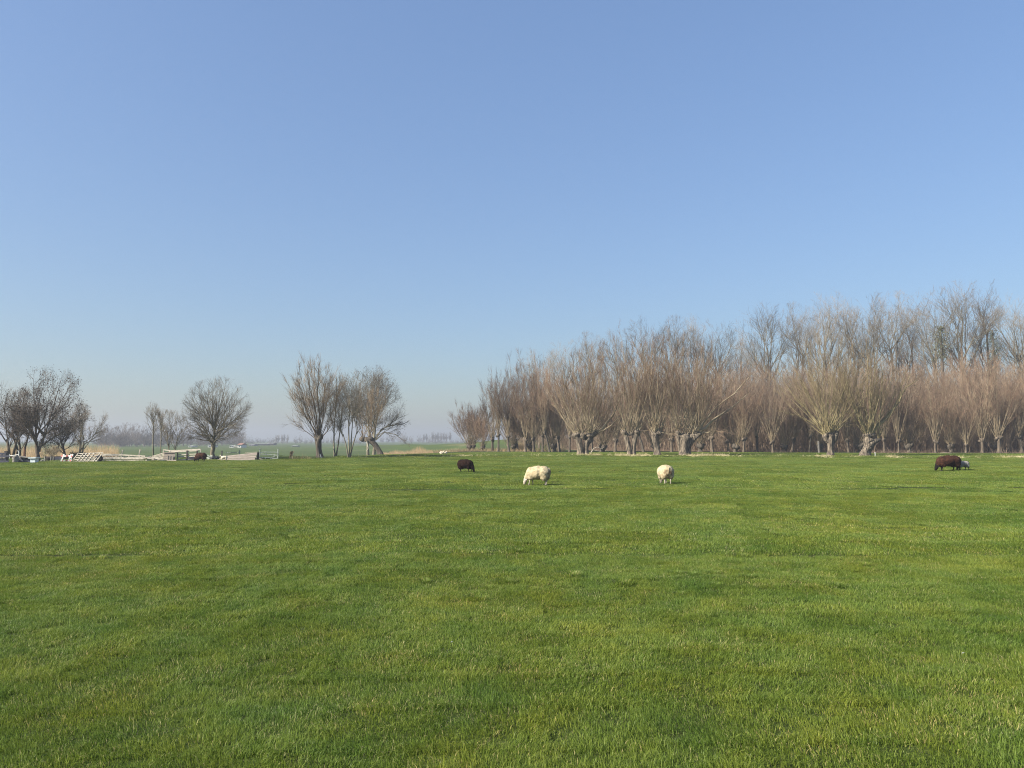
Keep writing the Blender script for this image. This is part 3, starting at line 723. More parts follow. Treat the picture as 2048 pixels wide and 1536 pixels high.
back = [  # px, distance, kind, scale, label
    (938, 112, 4, 1.0, 'low bushy pollard willow at the left end of the willow belt, beside the green dyke'),
    (966, 110, 4, .8, 'small bushy willow just right of the leftmost bushy pollard'),
    (985, 107, 1, 1.0, 'thin pollard willow with a short dark stump, left of the black-stemmed one'),
    (997, 105, 0, 1.1, 'slim pollard willow with a straight black stem at the open left of the belt'),
    (1018, 104, 0, 1.17, 'slim pollard willow standing left of the patch of golden reeds'),
    (1036, 112, 3, 1.3, 'thin pollard willow directly behind the patch of golden reeds'),
    (1051, 103, 2, 1.25, 'thin pollard willow at the right edge of the golden reed patch'),
    (1068, 102, 1, 1.1, 'second thin pollard right of the golden reed patch'),
    (1085, 102, 0, 1.16, 'third thin pollard right of the golden reed patch'),
    (1099, 101, 3, 1.14, 'thin dark pollard leaning left, fourth right of the golden reed patch'),
    (1119, 102, 1, 1.15, 'thin pollard last but one before the stout two-column trunk'),
    (1139, 101, 0, 1.1, 'thin pollard just left of the stout two-column trunk'),
    (1184, 100, 2, 1.1, 'thin pale-stemmed pollard just right of the stout two-column trunk'),
    (1230, 99, 1, 1.08, 'thin pollard between the dead branch and the forked thick trunk'),
    (1287, 99, 3, 1.1, 'thin pollard in the gap between the forked and the upright thick trunks'),
    (1343, 99, 2, 1.12, 'thin pollard in the gap left of the widest thick trunk'),
    (1424, 98, 1, 1.08, 'thin pollard first to the right of the widest thick trunk'),
    (1456, 99, 2, 1.05, 'thin pollard second to the right of the widest thick trunk'),
    (1487, 97, 1, 1.04, 'thin pollard with a dark head, third right of the widest trunk'),
    (1514, 101, 0, 1.08, 'thin pollard left of the low pollard with white curved shoots'),
    (1545, 96, 5, 1.15, 'low thin pollard with a tuft of pale curved shoots like a lyre'),
    (1583, 99, 1, 1.1, 'thin pollard right of the lyre-shaped low pollard'),
    (1618, 98, 0, 1.08, 'thin pollard behind the left shoots of the straight ridged trunk'),
    (1696, 98, 2, 1.1, 'thin pollard in the gap left of the twisted gnarled trunk'),
    (1768, 97, 1, 1.0, 'thin pollard close behind the snout of the twisted trunk'),
    (1797, 96, 2, 1.08, 'thin pale pollard midway between twisted trunk and right-hand brown sheep'),
    (1838, 103, 5, 1.12, 'thin pollard up the leafy bank behind the right-hand brown sheep'),
    (1870, 95, 2, 1.1, 'thin pollard above the head of the right-hand brown sheep, one pale branch low'),
    (1931, 95, 5, 1.0, 'small pollard with a short pale stem above the grey lamb'),
    (1964, 95, 2, 1.1, 'thin pollard second from the right edge of the belt'),
    (1997, 94, 1, 1.16, 'wide fan-shaped thin pollard nearest the right end of the belt'),
    (2042, 95, 0, 1.12, 'thin pollard cut by the right edge of the photo'),
]
rgp = np.random.default_rng(77); used = set()
for px, d, k, sc, lab in back:
    loc = G(px, d); rz = rgp.uniform(0, 6.28) if k != 3 else math.pi + rgp.normal(0, .3)
    if k not in used:
        used.add(k); t = kinds[k]; t.location = tuple(loc); t.rotation_euler = (0, 0, rz); t.scale = (sc, sc, sc); t['label'] = lab
    else:
        t = dup(kinds[k], loc, rz, (sc * rgp.uniform(.85, 1.15), sc * rgp.uniform(.85, 1.15), sc * rgp.uniform(.88, 1.08)), lab)
        t.rotation_euler = (rgp.normal(0, .06), rgp.normal(0, .07), rz)

for px, d, sc, lab in ((946, 118, .95, 'low willow bush standing behind the leftmost bushy pollards of the belt'), (1028, 108, 1.0, 'low coppiced willow left of the patch of golden reeds'), (1060, 106, 1.15, 'low coppiced willow behind the first pollards right of the golden reeds'), (1108, 104, 1.2, 'low coppiced willow bush left of the two-column trunk'), (1205, 101, 1.2, 'low coppiced willow bush behind the bleached dead bough'),
                       (1310, 101, 1.15, 'low coppiced willow bush behind the single upright trunk'), (1400, 100, 1.2, 'low coppiced willow bush under the rising limb of the widest trunk'), (1470, 99, 1.1, 'low coppiced willow bush left of the lyre-shaped pollard'), (1568, 100, 1.2, 'low coppiced willow bush right of the lyre-shaped pollard'), (1640, 99, 1.1, 'low coppiced willow bush behind the straight ridged trunk'),
                       (1720, 99, 1.2, 'low coppiced willow bush behind the twisted trunk'), (1818, 98, 1.2, 'low coppiced willow bush left above the right-hand brown sheep'), (1902, 97, 1.05, 'low coppiced willow bush right above the back of the right-hand brown sheep'), (1980, 98, 1.2, 'low coppiced willow bush near the right end of the belt')):
    t = dup(kinds[4], G(px, d), rgp.uniform(0, 6.28), (sc * rgp.uniform(.9, 1.1), sc * rgp.uniform(.9, 1.1), sc * rgp.uniform(.8, 1.1)), lab, 'low coppiced willows between the pollards')
for k in range(30):
    px = 1075 + k * 34 + rgp.normal(0, 8); d = float(foot_y((px - 1024) / FPX * 108)) + rgp.uniform(3, 12)
    sc = rgp.uniform(1.1, 1.32) * (0.86 if px < 1180 else 1)
    dup(kinds[(0, 1, 3, 1, 0, 5)[k % 6]], G(px, d), rgp.uniform(0, 6.28), (sc, sc, sc), 'thin willow standing deep in the wood behind the second row of pollards', 'willows deep in the wood')
# ---- tall bare trees on the embankment behind
TALL = 'tall bare trees on the bank behind the willows'
def tall_kind(seed, H, rx, low, n_limb, forks, mats, sp=(.1, .6), **kw):
    rg = np.random.default_rng(seed)
    fk = [(rg.normal(0, .35), rg.normal(0, .35), low * H * k) for k in forks]
    tr = [([(0, 0, 0), (.1, 0, low * H * .5), fk[-1]], [H * .0095, H * .0085, H * .006])]
    return broadleaf('tall tree', (0, 0, 0), rg, tr, fk, ((0, 0, H * (1 + low) / 2 - .02 * H), (rx, rx, H * (1 - low) / 2 + .03 * H)), n_limb, sp, mats, TALL, n2=9, n3=5, n4=4, limb_r=H * .0055, tw=.0085, **kw)
TG = (M['bark_grey'], M['bark_grey'], M['twig_grey'])
talls = [tall_kind(301, 20, 4.4, .36, 13, (.75, 1.0, 1.2, 1.45), TG, (.1, .75), wobble=.1), tall_kind(302, 20, 3.9, .42, 12, (.8, 1.05, 1.25, 1.5), TG, (.05, .65), wobble=.1), tall_kind(303, 20, 3.0, .3, 14, (.7, 1.0, 1.3, 1.6, 1.9), TG, (.1, .6), wobble=.1),
         tall_kind(304, 20, 5.0, .4, 14, (.8, 1.0, 1.15, 1.4), TG, (.1, .9), wobble=.11), tall_kind(305, 20, 2.1, .3, 14, (.8, 1.2, 1.7, 2.2), (M['bark_dark'], M['bark_dark'], M['twig_grey']), (.25, .6))]
tl = [  # px, top py, distance, kind, label
    (1078, 694, 140, 3, 'grey bare tree whose rounded top shows first above the left willows'),
    (1128, 676, 142, 0, 'second grey bare tree above the left willows'),
    (1183, 664, 138, 1, 'third grey bare tree, above the stout two-column pollard'),
    (1232, 655, 137, 2, 'slim grey bare tree above the forked pollard'),
    (1296, 632, 136, 3, 'broad grey bare tree spreading above the single upright pollard'),
    (1352, 634, 136, 1, 'grey bare tree above the left of the widest pollard'),
    (1392, 628, 138, 2, 'narrow grey bare tree directly above the widest pollard'),
    (1440, 634, 137, 0, 'grey bare tree left of the dip in the treetop line'),
    (1490, 660, 142, 2, 'lower slim bare tree in the dip of the treetop line'),
    (1541, 598, 132, 3, 'tall bare tree with a full round crown, first right of the dip'),
    (1604, 606, 138, 1, 'bare tree between the round-crowned and the forked tall ones'),
    (1656, 576, 132, 0, 'tall bare tree with several forking stems above the broadest pollard'),
    (1706, 592, 138, 2, 'slim bare tree behind the forking tall one'),
    (1738, 584, 130, 3, 'tall bare tree with a wide open crown above the twisted pollard'),
    (1794, 586, 134, 1, 'twin of the wide open tree, standing just right of it'),
    (1832, 604, 136, 4, 'very narrow dark bare tree with short side branches, left of the tallest'),
    (1872, 574, 128, 0, 'tall bare tree above the right-hand brown sheep'),
    (1932, 552, 126, 3, 'tallest bare tree of the whole wood'),
    (1983, 558, 130, 4, 'narrow dark spire-like bare tree right of the tallest'),
    (2044, 578, 124, 0, 'tall bare tree cut by the right edge of the photo'),
    (2110, 590, 128, 3, 'bare tree reaching in from beyond the right edge'),
]
used = set()
for px, top, d, k, lab in tl:
    loc = G(px, d); Hh = W(px, top, d)[2] - loc[2]; sc = Hh / 20.3; rz = rgp.uniform(0, 6.28)
    if k not in used:
        used.add(k); t = talls[k]; t.location = tuple(loc); t.rotation_euler = (0, 0, rz); t.scale = (sc, sc, sc); t['label'] = lab
    else: dup(talls[k], loc, rz, (sc, sc, sc), lab)
# ivy-clad trunks in the wood
def ivy_tree(label, px, d, top, low, hw, seed):
    rg = np.random.default_rng(seed); o = G(px, d); z0, z1 = W(px, low, d)[2] - o[2], W(px, top, d)[2] - o[2]
    root = thing('ivy_clad_tree', label, 'tree', o, 'ivy-clad trees in the wood')
    g = Geo(); bole(g, [(0, 0, 0), (.1, 0, z1 * .5), (0, 0, z1)], [.3, .24, .08], rg, 9); g.build('trunk', M['bark_dark'], root, smooth=True)
    n = 1300; t = rg.random(n); c = np.stack([rg.normal(0, .5, n), rg.normal(0, .5, n), z0 + (z1 - z0) * t], 1)
    c[:, :2] *= (hw * PXM(d) * (0.45 + .5 * np.sin(np.pi * np.clip(t * .9 + .1, 0, 1))) * (1 + .4 * np.sin(t * 17 + 2) + .25 * np.sin(t * 41)))[:, None]
    a_ = unit(rg.normal(0, 1, (n, 3))) * .09; b_ = unit(rg.normal(0, 1, (n, 3))) * .09
    g = Geo(); g.add(np.stack([c + a_, c + b_, c - a_, c - b_], 1).reshape(-1, 3), (np.arange(n) * 4)[:, None] + np.array([[0, 1, 2, 3]]))
    g.build('leaves', M['ivy'], root, kind='stuff')
ivy_tree('trunk thickly wrapped in dull green ivy near the right edge of the wood', 1995, 122, 660, 760, 16, 5)
ivy_tree('bushy ivy-clad trunk below the tall bare tree above the brown sheep', 1890, 122, 652, 720, 20, 6)

# ---- thicket on the bank: one brown mass nobody could count
def thicket():
    rg = np.random.default_rng(401)
    M['sapling'] = simple('brown_sapling_bark', [(0.3, (0.13, 0.094, 0.064)), (0.5, (0.22, 0.163, 0.11)), (0.7, (0.32, 0.245, 0.168))], 0.9, 0.9)
    kinds_ = []
    for v in range(12):
        m_ = 3; g = Geo()
        P0 = np.stack([rg.normal(0, .7, m_), rg.normal(0, .7, m_), np.zeros(m_)], 1)
        D = np.stack([rg.normal(0, .3, m_), rg.normal(0, .3, m_), np.ones(m_)], 1)
        P = grow(P0, D, 10 * rg.uniform(.55, 1.05, m_), 7, rg, .08, .075); Rd = taper(m_, 7, rg.uniform(.02, .045, m_), .006)
        g.tubes(P, Rd, 4, True)
        twiggery(g, g, P, Rd, rg, 9, 5, 16, 1.9, 1.0, r1=.015, r2=.011, t0=.15)
        me = g.mesh('sapling%02d' % v); me.materials.append(M['sapling']); kinds_.append(bpy.data.objects.new('sapling%02d' % v, me))
    n = 2700
    px = rg.uniform(1015, 2140, n); off = np.where(rg.random(n) < .05, rg.uniform(-8, -2, n), rg.uniform(-3, 30, n))
    X = (px - 1024) / FPX * 112; X = X * (foot_y(X) + off) / 112; Y = foot_y(X) + off
    sc = (.22 + 1.12 * rg.random(n) ** .8) * (.7 + .3 * sstep((px - 1080) / 300)) * np.where(off < -2, .55, 1)
    scatter('thicket', kinds_, np.stack([X, Y, height(X, Y) - .05], 1), rg.uniform(0, 6.28, n), sc, 'dense brown undergrowth of bare saplings and bushes filling the wood on the bank', rg.integers(0, 12, n))
thicket()
def brambles():
    rg = np.random.default_rng(402); n = 7500
    px = rg.uniform(900, 2140, n); off = rg.uniform(-6, 16, n)
    X = (px - 1024) / FPX * 104; X = X * foot_y(X) / 104; Y = foot_y(X) + off
    keep = (rg.random(n) < sstep((px - 1040) / 140)); X, Y = X[keep], Y[keep]; n = len(X)
    P0 = np.stack([X, Y, height(X, Y) - .03], 1)
    cl = .55 + .55 * wob(X, Y, .35)
    D = np.stack([rg.normal(0, .9, n), rg.normal(0, .8, n), np.ones(n)], 1)
    P = grow(P0, D, np.clip(cl, .15, 1.6) * rg.uniform(.4, 1.9, n), 4, rg, -.05, .18)
    g = Geo(); g.tubes(P, taper(n, 4, rg.uniform(.008, .018, n), .004), 3, True)
    o = g.build('brambles', M['bramble'], None)
    tag(o, 'tangle of red-brown brambles and dead stalks along the foot of the bank', None, None, 'stuff')
brambles()

# ---- reeds and dry grass
def reed_bed(name, label, pts, h, wid, mat, rg, lean=.18, **kw):
    n = len(pts); P0 = pts.copy(); P0[:, 2] -= .04
    D = np.stack([rg.normal(.06, lean, n), rg.normal(0, lean, n), np.ones(n)], 1)
    P = grow(P0, D, h, 4, rg, -.06, .07)
    g = Geo(); g.tubes(P, taper(n, 4, wid, .003, .6), 3, True)
    o = g.build(name, mat, None); tag(o, label, None, None, 'stuff'); return o
def band(px0, px1, d0, d1, n, rg, dens=None):
    px = rg.uniform(px0, px1, n); d = rg.uniform(d0, d1, n)
    if dens is not None:
        k = rg.random(n) < dens(px); px, d = px[k], d[k]
    X = (px - 1024) / FPX * d
    return np.stack([X, d, height(X, d)], 1), px
rg = np.random.default_rng(501)
p, px = band(766, 866, 128, 150, 3000, rg)
hh = (0.75 + .5 * wob(px * .05, px * 0, 1.3) * .5 + .9 * np.exp(-((px - 838) / 10) ** 2)) * rg.uniform(.3, 1.35, len(px))
reed_bed('reeds', 'golden dry reeds at the foot of the green dyke, one tall clump among them', p, np.clip(hh, .2, 3), .018, M['reed'], rg)
p, px = band(1024, 1048, 112, 118, 900, rg)
reed_bed('reeds', 'small golden reed patch between slim willow stems', p, rg.uniform(.7, 1.5, len(px)), .014, M['reed'], rg)
p, px = band(866, 1130, 104, 116, 3200, rg)
reed_bed('dry_grass', 'pale rough grass at the feet of the left willows', p, rg.uniform(.2, .75, len(px)), .012, M['reed'], rg, .4)
p, px = band(-60, 240, 92, 112, 6000, rg, lambda x: .3 + .7 * (np.abs(np.sin(x * .021 + 1)) > .35))
reed_bed('reeds', 'tan reed bank behind the left trees and fences', p, rg.uniform(.8, 2.3, len(px)), .016, M['reed'], rg, .25)
p, px = band(580, 630, 66.5, 70, 170, rg)
reed_bed('dry_grass', 'sparse dry stalks beside the broken reed stump', p, rg.uniform(.1, .7, len(px)) * np.exp(-((px - 600) / 22) ** 2), .007, M['reed'], rg, .35)
M['dead_stalk'] = simple('pinkish_dead_stalk', [(0.3, (0.13, 0.085, 0.06)), (0.5, (0.24, 0.165, 0.115)), (0.7, (0.38, 0.29, 0.2))], 0.7, 0.9)
n = 7000; px = rg.uniform(1120, 2120, n); X = (px - 1024) / FPX * 98; Y = foot_y(X) + rg.normal(-8.2, 1.3, n)
k = rg.random(n) < np.clip(.25 + .6 * wob(X, X * 0, .3), .06, .9); X, Y = X[k], Y[k]
p = np.stack([X, Y, height(X, Y)], 1)
reed_bed('dead_stalks', 'brownish dead stalks and rough grass along the feet of the second row of willows', p, rg.uniform(.2, 1.0, len(X)) * (.5 + .5 * rg.random(len(X))), .012, M['dead_stalk'], rg, .35)
# straw along the ditch
n = 26000; X = rg.uniform(-16, 62, n); X = X[rg.random(n) < np.clip(.05 + .75 * (wob(X, X * 0 + 3, .35) > .25) * sstep((X + 8) / 12), 0, 1)]
Y = edge_y(X) + rg.normal(3.0, .6, len(X)); n = len(X)
p = np.stack([X, Y, height(X, Y)], 1)
D = np.stack([rg.normal(0, .9, n), rg.normal(-.3, .8, n), rg.uniform(.15, .8, n)], 1)
P = grow(p, D, rg.uniform(.15, .5, n), 3, rg, -.1, .1); g = Geo(); g.tubes(P, taper(n, 3, .011, .004), 3, True)
tag(g.build('dry_grass', M['straw'], None), 'pale dead straw along the lip of the ditch before the willows', None, None, 'stuff')
# rough green tufts along the ditch edge
gt_ = Geo(); n = 17000; X = rg.uniform(-42, 62, n); Y = edge_y(X) + rg.normal(0.6, .6, n); k = wob(X, Y, .8) + rg.normal(0, .4, n) > -.2; X, Y = X[k], Y[k]; n = len(X)
p = np.stack([X, Y, height(X, Y) - .02], 1)
D = np.stack([rg.normal(0, .5, n), rg.normal(0, .5, n), np.ones(n)], 1)
P = grow(p, D, rg.uniform(.1, .3, n), 3, rg, -.15, .1)
gt_.tubes(P, taper(n, 3, .012, .004), 3, True)
gt_.tint.append(np.repeat(np.clip(rg.normal(.45, .2, n), 0, .9), 7))
tag(gt_.build('grass_tufts', M['blade'], None), 'rough green tufts along the far edge of the field', None, None, 'stuff')

# ------------------------------------------------------------------ trees on the left
LG = (M['bark_mid'], M['bark_mid'], M['twig_dark'])
LB = (M['bark_grey'], M['bark_grey'], M['twig_grey'])
def bare(label, px, by, d, trunk, fork, cx, top, hw, low, n_limb, spread, mats, seed, dy=0.0, name='bare_tree', **kw):
    """trunk: list of pixel polylines with pixel half widths; crown given by its pixel outline"""
    q = Loc(px, by, d); rg = np.random.default_rng(seed)
    tr = [([q(x, y, dy_) for x, y, dy_ in pl], [q.r(w) for w in ws]) for pl, ws in trunk]
    C = q(cx, (top + low) / 2); E = (hw * q.s, hw * q.s * .9, (low - top) / 2 * q.s)
    ex = [([q(*p_) for p_ in pl], q.r(a_), q.r(b_)) for pl, a_, b_ in kw.pop('extra', ())]
    return broadleaf(label, q.o, rg, tr, [q(*p_) for p_ in fork], (C, E), n_limb, spread, mats, None, name=name, extra=ex, **kw)
bare('many-stemmed bare tree with dark seed clusters at the left edge, behind the dark boards', 20, 918, 64, [([(20, 918, 0), (19, 905, 0), (14, 880, 0)], [3, 2.6, 2]), ([(24, 918, .2), (27, 900, .2), (34, 876, 0)], [2.6, 2.2, 1.8]), ([(30, 917, .4), (30, 900, .4), (24, 870, 0)], [2.2, 2, 1.5])],
     [(14, 880), (34, 876), (24, 870), (19, 895)], 10, 762, 52, 900, 15, (.05, .9), LG, 601, pods=900, pod_size=.045, n2=9, n3=6, n4=4, limb_r=.05)
bare('bushy bare tree with grey stems behind the white bent frame', 42, 917, 66, [([(40, 917, 0), (41, 900, 0), (37, 876, 0)], [2.6, 2.2, 1.7]), ([(46, 917, .3), (46, 898, .3), (56, 874, 0)], [2.2, 1.8, 1.5])],
     [(37, 876), (56, 874), (41, 895)], 50, 790, 34, 905, 12, (.05, .9), LG, 602, pods=300, pod_size=.04, n2=8, n3=6, n4=4, limb_r=.04)
bare('broad bare tree with forked dark trunk and many dark seed clusters in its crown', 77, 920, 60, [([(77, 920, 0), (76, 906, 0), (74, 893, 0), (71, 874, 0)], [4.2, 3.5, 3.2, 2]), ([(77, 900, .1), (80, 888, .1), (89, 870, 0)], [2.6, 2.6, 1.8])],
     [(71, 874), (89, 868), (75, 888)], 95, 734, 70, 896, 22, (.05, 1.3), LG, 603, pods=4200, pod_size=.05, n2=9, n3=6, n4=4, limb_r=.07)
bare('smaller dark bare tree with leaning trunk behind the red and white barrier', 132, 908, 66, [([(133, 908, 0), (130, 896, 0), (126, 884, 0), (120, 868, 0)], [2.6, 2, 1.8, 1.3])],
     [(126, 884), (120, 868), (129, 892)], 138, 788, 46, 900, 13, (.1, 1.2), LG, 604, pods=800, pod_size=.045, n2=9, n3=7, n4=5, limb_r=.045)
bare('two-stemmed bare tree rising out of the dark evergreen bush', 162, 900, 76, [([(159, 902, 0), (160, 886, 0), (160, 868, 0)], [2.2, 1.8, 1.3]), ([(164, 902, .2), (164, 886, .2), (168, 866, 0)], [2, 1.6, 1.2])],
     [(160, 868), (168, 866), (163, 885)], 168, 792, 48, 892, 14, (.1, 1.15), LB, 605, pods=420, pod_size=.045, n2=9, n3=6, n4=4, limb_r=.05)
bare('low pale-twigged shrub behind the small grey trailer', 104, 914, 63, [([(104, 914, 0), (103, 908, 0)], [1, .8])], [(103, 908), (106, 910)], 104, 884, 22, 916, 16, (.2, 1.3), (M['bark_grey'], M['shoot'], M['shoot']), 606, name='bare_shrub', n2=6, n3=4, n4=3, limb_r=.018, cat='shrub')
bare('slim young bare tree with straight pale stem and upswept branches behind the hurdle fence', 307, 911, 66, [([(308, 911, 0), (306, 880, 0), (306, 845, 0), (303, 812, 0)], [1.5, 1.2, .8, .4])], [(306, 858), (306, 845), (307, 868), (305, 835)], 303, 800, 22, 884, 12, (.1, .65), LB, 607, trop=.16, n2=5, n3=2, n4=3, limb_r=.022)
bare('thin single-stemmed sapling between the slim straight tree and the V-stemmed one', 322, 906, 74, [([(322, 906, 0), (322, 870, 0), (320, 830, 0)], [1, .8, .4])], [(322, 868), (321, 850), (321, 835)], 321, 805, 16, 880, 10, (.1, .6), LB, 608, trop=.16, n2=5, n3=3, n4=3, limb_r=.02)
bare('young bare tree with two pale stems in a V above the boarded shelter', 343, 903, 76, [([(340, 904, 0), (338, 884, 0), (333, 850, 0)], [1.4, 1.1, .7]), ([(348, 904, 0), (350, 888, 0), (356, 860, 0)], [1.3, 1, .6])], [(338, 880), (350, 884), (334, 858), (355, 864)], 342, 808, 36, 896, 16, (.1, .8), LB, 609, trop=.14, n2=6, n3=4, n4=4, limb_r=.026)
bare('solitary round-crowned bare tree with a smooth pale trunk by the long boards', 427, 917, 66, [([(427, 917, 0), (425, 905, 0), (427, 894, 0), (427, 884, 0)], [5.5, 4.3, 4, 4])],
     [(427, 882), (426, 886), (428, 874), (428, 864), (429, 852)], 432, 755, 67, 896, 46, (.03, 1.4), (M['bark_grey'], M['bark_grey'], M['twig_dark']), 610, trop=.03, tw=.0045, extra=[([(427, 886), (428, 868), (429, 850), (431, 815), (432, 770)], 2.6, .3)], n2=8, n3=5, n4=3, limb_r=.045, split=(.25, .6), full=(.86, 1.0))
# the tall willow with low fanned branches
q = Loc(638, 915, 71); rg = np.random.default_rng(611)
pollard('tall pale willow fanning from a short dark trunk, left of the slim multi-stemmed trees', q.o, rg, [([q(640, 916), q(638, 900), q(637, 888), q(637, 876)], [q.r(6), q.r(5.2), q.r(6), q.r(6)])], [(q(635, 878), (.27, .25, .4)), (q(640, 876), (.25, .25, .4))],
        44, 7.4, .66, (M['bark_dark'], M['bark_mid'], M['twig_tan']), lean=(-.16, 0, 0), name='willow_tree', shoot_r=(.013, .028), n1=10, n2=8, n3=18,
        limbs=[([q(638, 874), q(639, 830), q(634, 780), q(636, 740), q(640, 708)], .085, .01), ([q(640, 872), q(646, 830), q(648, 780), q(650, 745)], .065, .01), ([q(634, 876), q(618, 840), q(604, 800), q(596, 760)], .065, .01), ([q(634, 880), q(612, 862), q(598, 850), q(584, 838)], .04, .008), ([q(642, 876), q(655, 862), q(664, 840)], .06, .01), ([q(636, 872), q(628, 820), q(616, 770), q(612, 730)], .07, .01)])
bare('slim two-stemmed tree with fine catkins just right of the tall willow', 671, 914, 72, [([(670, 914, 0), (668, 890, 0), (668, 850, 0), (672, 800, 0), (671, 755, 0)], [1.8, 1.4, 1.1, .9, .5]), ([(672, 914, .1), (676, 890, .1), (679, 860, .2), (684, 810, .2)], [1.6, 1.2, 1, .5])],
     [(668, 870), (668, 850), (670, 825), (672, 800), (679, 860), (682, 835)], 672, 742, 24, 890, 24, (.2, .8), (M['bark_grey'], M['bark_grey'], M['twig_grey']), 612, trop=.12, pods=700, pod_size=.03, n2=6, n3=4, n4=3, limb_r=.025)
bare('clump of slender grey stems spreading from one foot, left of the leaning trunk', 700, 916, 71, [([(699, 916, 0), (698, 890, 0), (697, 850, 0), (698, 790, 0)], [2, 1.4, 1.1, .7]), ([(700, 914, .1), (706, 888, .1), (714, 862, 0)], [1.6, 1.2, .8]), ([(697, 914, -.1), (692, 888, 0), (686, 868, 0)], [1.4, 1, .7]), ([(701, 914, .2), (701, 880, .3), (703, 840, .4)], [1.3, 1.1, .7])],
     [(697, 850), (714, 862), (698, 820), (703, 840), (686, 868)], 700, 740, 34, 895, 26, (.1, .8), (M['bark_grey'], M['bark_grey'], M['twig_grey']), 613, trop=.12, pods=900, pod_size=.03, n2=6, n3=4, n4=3, limb_r=.028)
q = Loc(760, 902, 90); rg = np.random.default_rng(614)
pollard('leaning old pollard whose dark trunk bends far over to the left', q.o, rg, [([q(762, 902), q(757, 891), q(749, 880), q(740, 873), q(730, 869)], [q.r(5.5), q.r(5), q.r(5), q.r(5), q.r(4)])], [(q(738, 871), (.5, .4, .35)), (q(726, 870), (.4, .35, .3))],
        26, 7.2, .55, (M['bark_dark'], M['twig_tan'], M['twig_tan']), name='leaning_pollard', shoot_r=(.016, .03), l1=1.2)
bare('large spreading tree with fine catkins and an arching right branch behind the leaning pollard', 748, 898, 100, [([(748, 898, 0), (749, 884, 0), (748, 868, 0), (750, 840, 0), (744, 790, 0)], [3.2, 2.6, 2.4, 2, 1]), ([(735, 898, .5), (734, 880, .4), (738, 855, .3), (732, 800, 0)], [2.8, 2.2, 1.8, 1])],
     [(748, 862), (750, 840), (747, 815), (738, 850), (732, 805)], 746, 722, 60, 884, 34, (.08, 1.1), (M['bark_grey'], M['bark_grey'], M['twig_dark']), 615, trop=.07, pods=4200, pod_size=.05, n2=8, n3=5, n4=4, limb_r=.06, tw=.0065, full=(.7, 1.03),
     extra=[([(751, 866), (762, 846), (782, 838), (805, 836), (822, 826)], 1.5, .2), ([(751, 868), (768, 852), (790, 856), (806, 868), (818, 878)], 1.2, .2), ([(752, 858), (775, 838), (800, 822), (818, 815)], 1.2, .2)])

# dark evergreen bush behind the slatted panels
def leafy_bush(name, label, px, by, d, hw, hh, mat, seed, n=2600, leaf=.05):
    q = Loc(px, by, d); rg = np.random.default_rng(seed)
    root = thing(name, label, 'bush', q.o)
    g = Geo(); P = grow(np.zeros((16, 3)), unit(rg.normal(0, 1, (16, 3)) * (1, 1, .3) + (0, 0, .35)), hw * q.s * .8, 4, rg, .02, .1)
    g.tubes(P, taper(16, 4, .03, .008), 4, True); g.build('branches', M['bark_dark'], root)
    u = unit(rg.normal(0, 1, (n, 3))); u[:, 2] = np.abs(u[:, 2]); k = rg.uniform(.45, 1.0, n)[:, None] * (1 + .22 * np.sin(u[:, :1] * 6 + 1) * np.sin(u[:, 1:2] * 5))
    c = u * k * np.array([hw * q.s, hw * q.s * .7, hh * q.s])
    a_ = unit(rg.normal(0, 1, (n, 3))) * leaf; b_ = unit(rg.normal(0, 1, (n, 3))) * leaf * .6
    g = Geo(); g.add(np.stack([c + a_, c + b_, c - a_, c - b_], 1).reshape(-1, 3), (np.arange(n) * 4)[:, None] + np.array([[0, 1, 2, 3]]))
    g.build('leaves', mat, root, kind='stuff')
leafy_bush('evergreen_bush', 'low dark evergreen bush behind the red barrier and slatted panel', 158, 912, 65, 22, 15, M['evergreen'], 621)
leafy_bush('evergreen_bush', 'low long dark bush running behind the hurdle fence posts', 215, 901, 100, 30, 5, M['evergreen'], 622, 1600, .09)

# ------------------------------------------------------------------ old timber and scrap along the ditch on the left
def lpart(root, name, mat, boxes, origin=(0, 0, 0), sub=None):
    g = Geo()
    for A, B, w, t, roll in boxes: g.box(A, B, w, t, roll)
    return g.build(name, mat, sub or root)
ZR, YR = (0, 0, 1), (0, 1, 0)
def rod(root, name, mat, pts, r, sides=7):
    g = Geo(); g.tubes(np.array([pts], float), np.full((1, len(pts)), r), sides, False, cap=True)
    return g.build(name, mat, root, smooth=False)

# slatted panel: five slats across seven uprights, leaning back
q = Loc(168, 925, 58.5)
t = thing('slatted_panel', 'pale leaning panel of crossed slats next to the red and white barrier', 'fence panel', q.o)
for k, (ya, yb_) in enumerate([(909.5, 907.5), (913.5, 912), (917, 916), (920.5, 919.5), (924, 923)]):
    dy = .75 * (924 - ya) / 16
    lpart(t, 'slat', M['wood_pale'], [(q(146 + k * .2, ya, dy), q(196 + k * .15, yb_, dy + .1), .075, .025, (0, .5, .85))])
for k, x in enumerate([147.5, 158, 164.5, 171.5, 179.5, 190.5, 196]):
    lpart(t, 'upright', M['wood_pale'], [(q(x - 2, 925, -.06), q(x + .3, 907.5, .72), .06, .025, (1, 0, 0))])
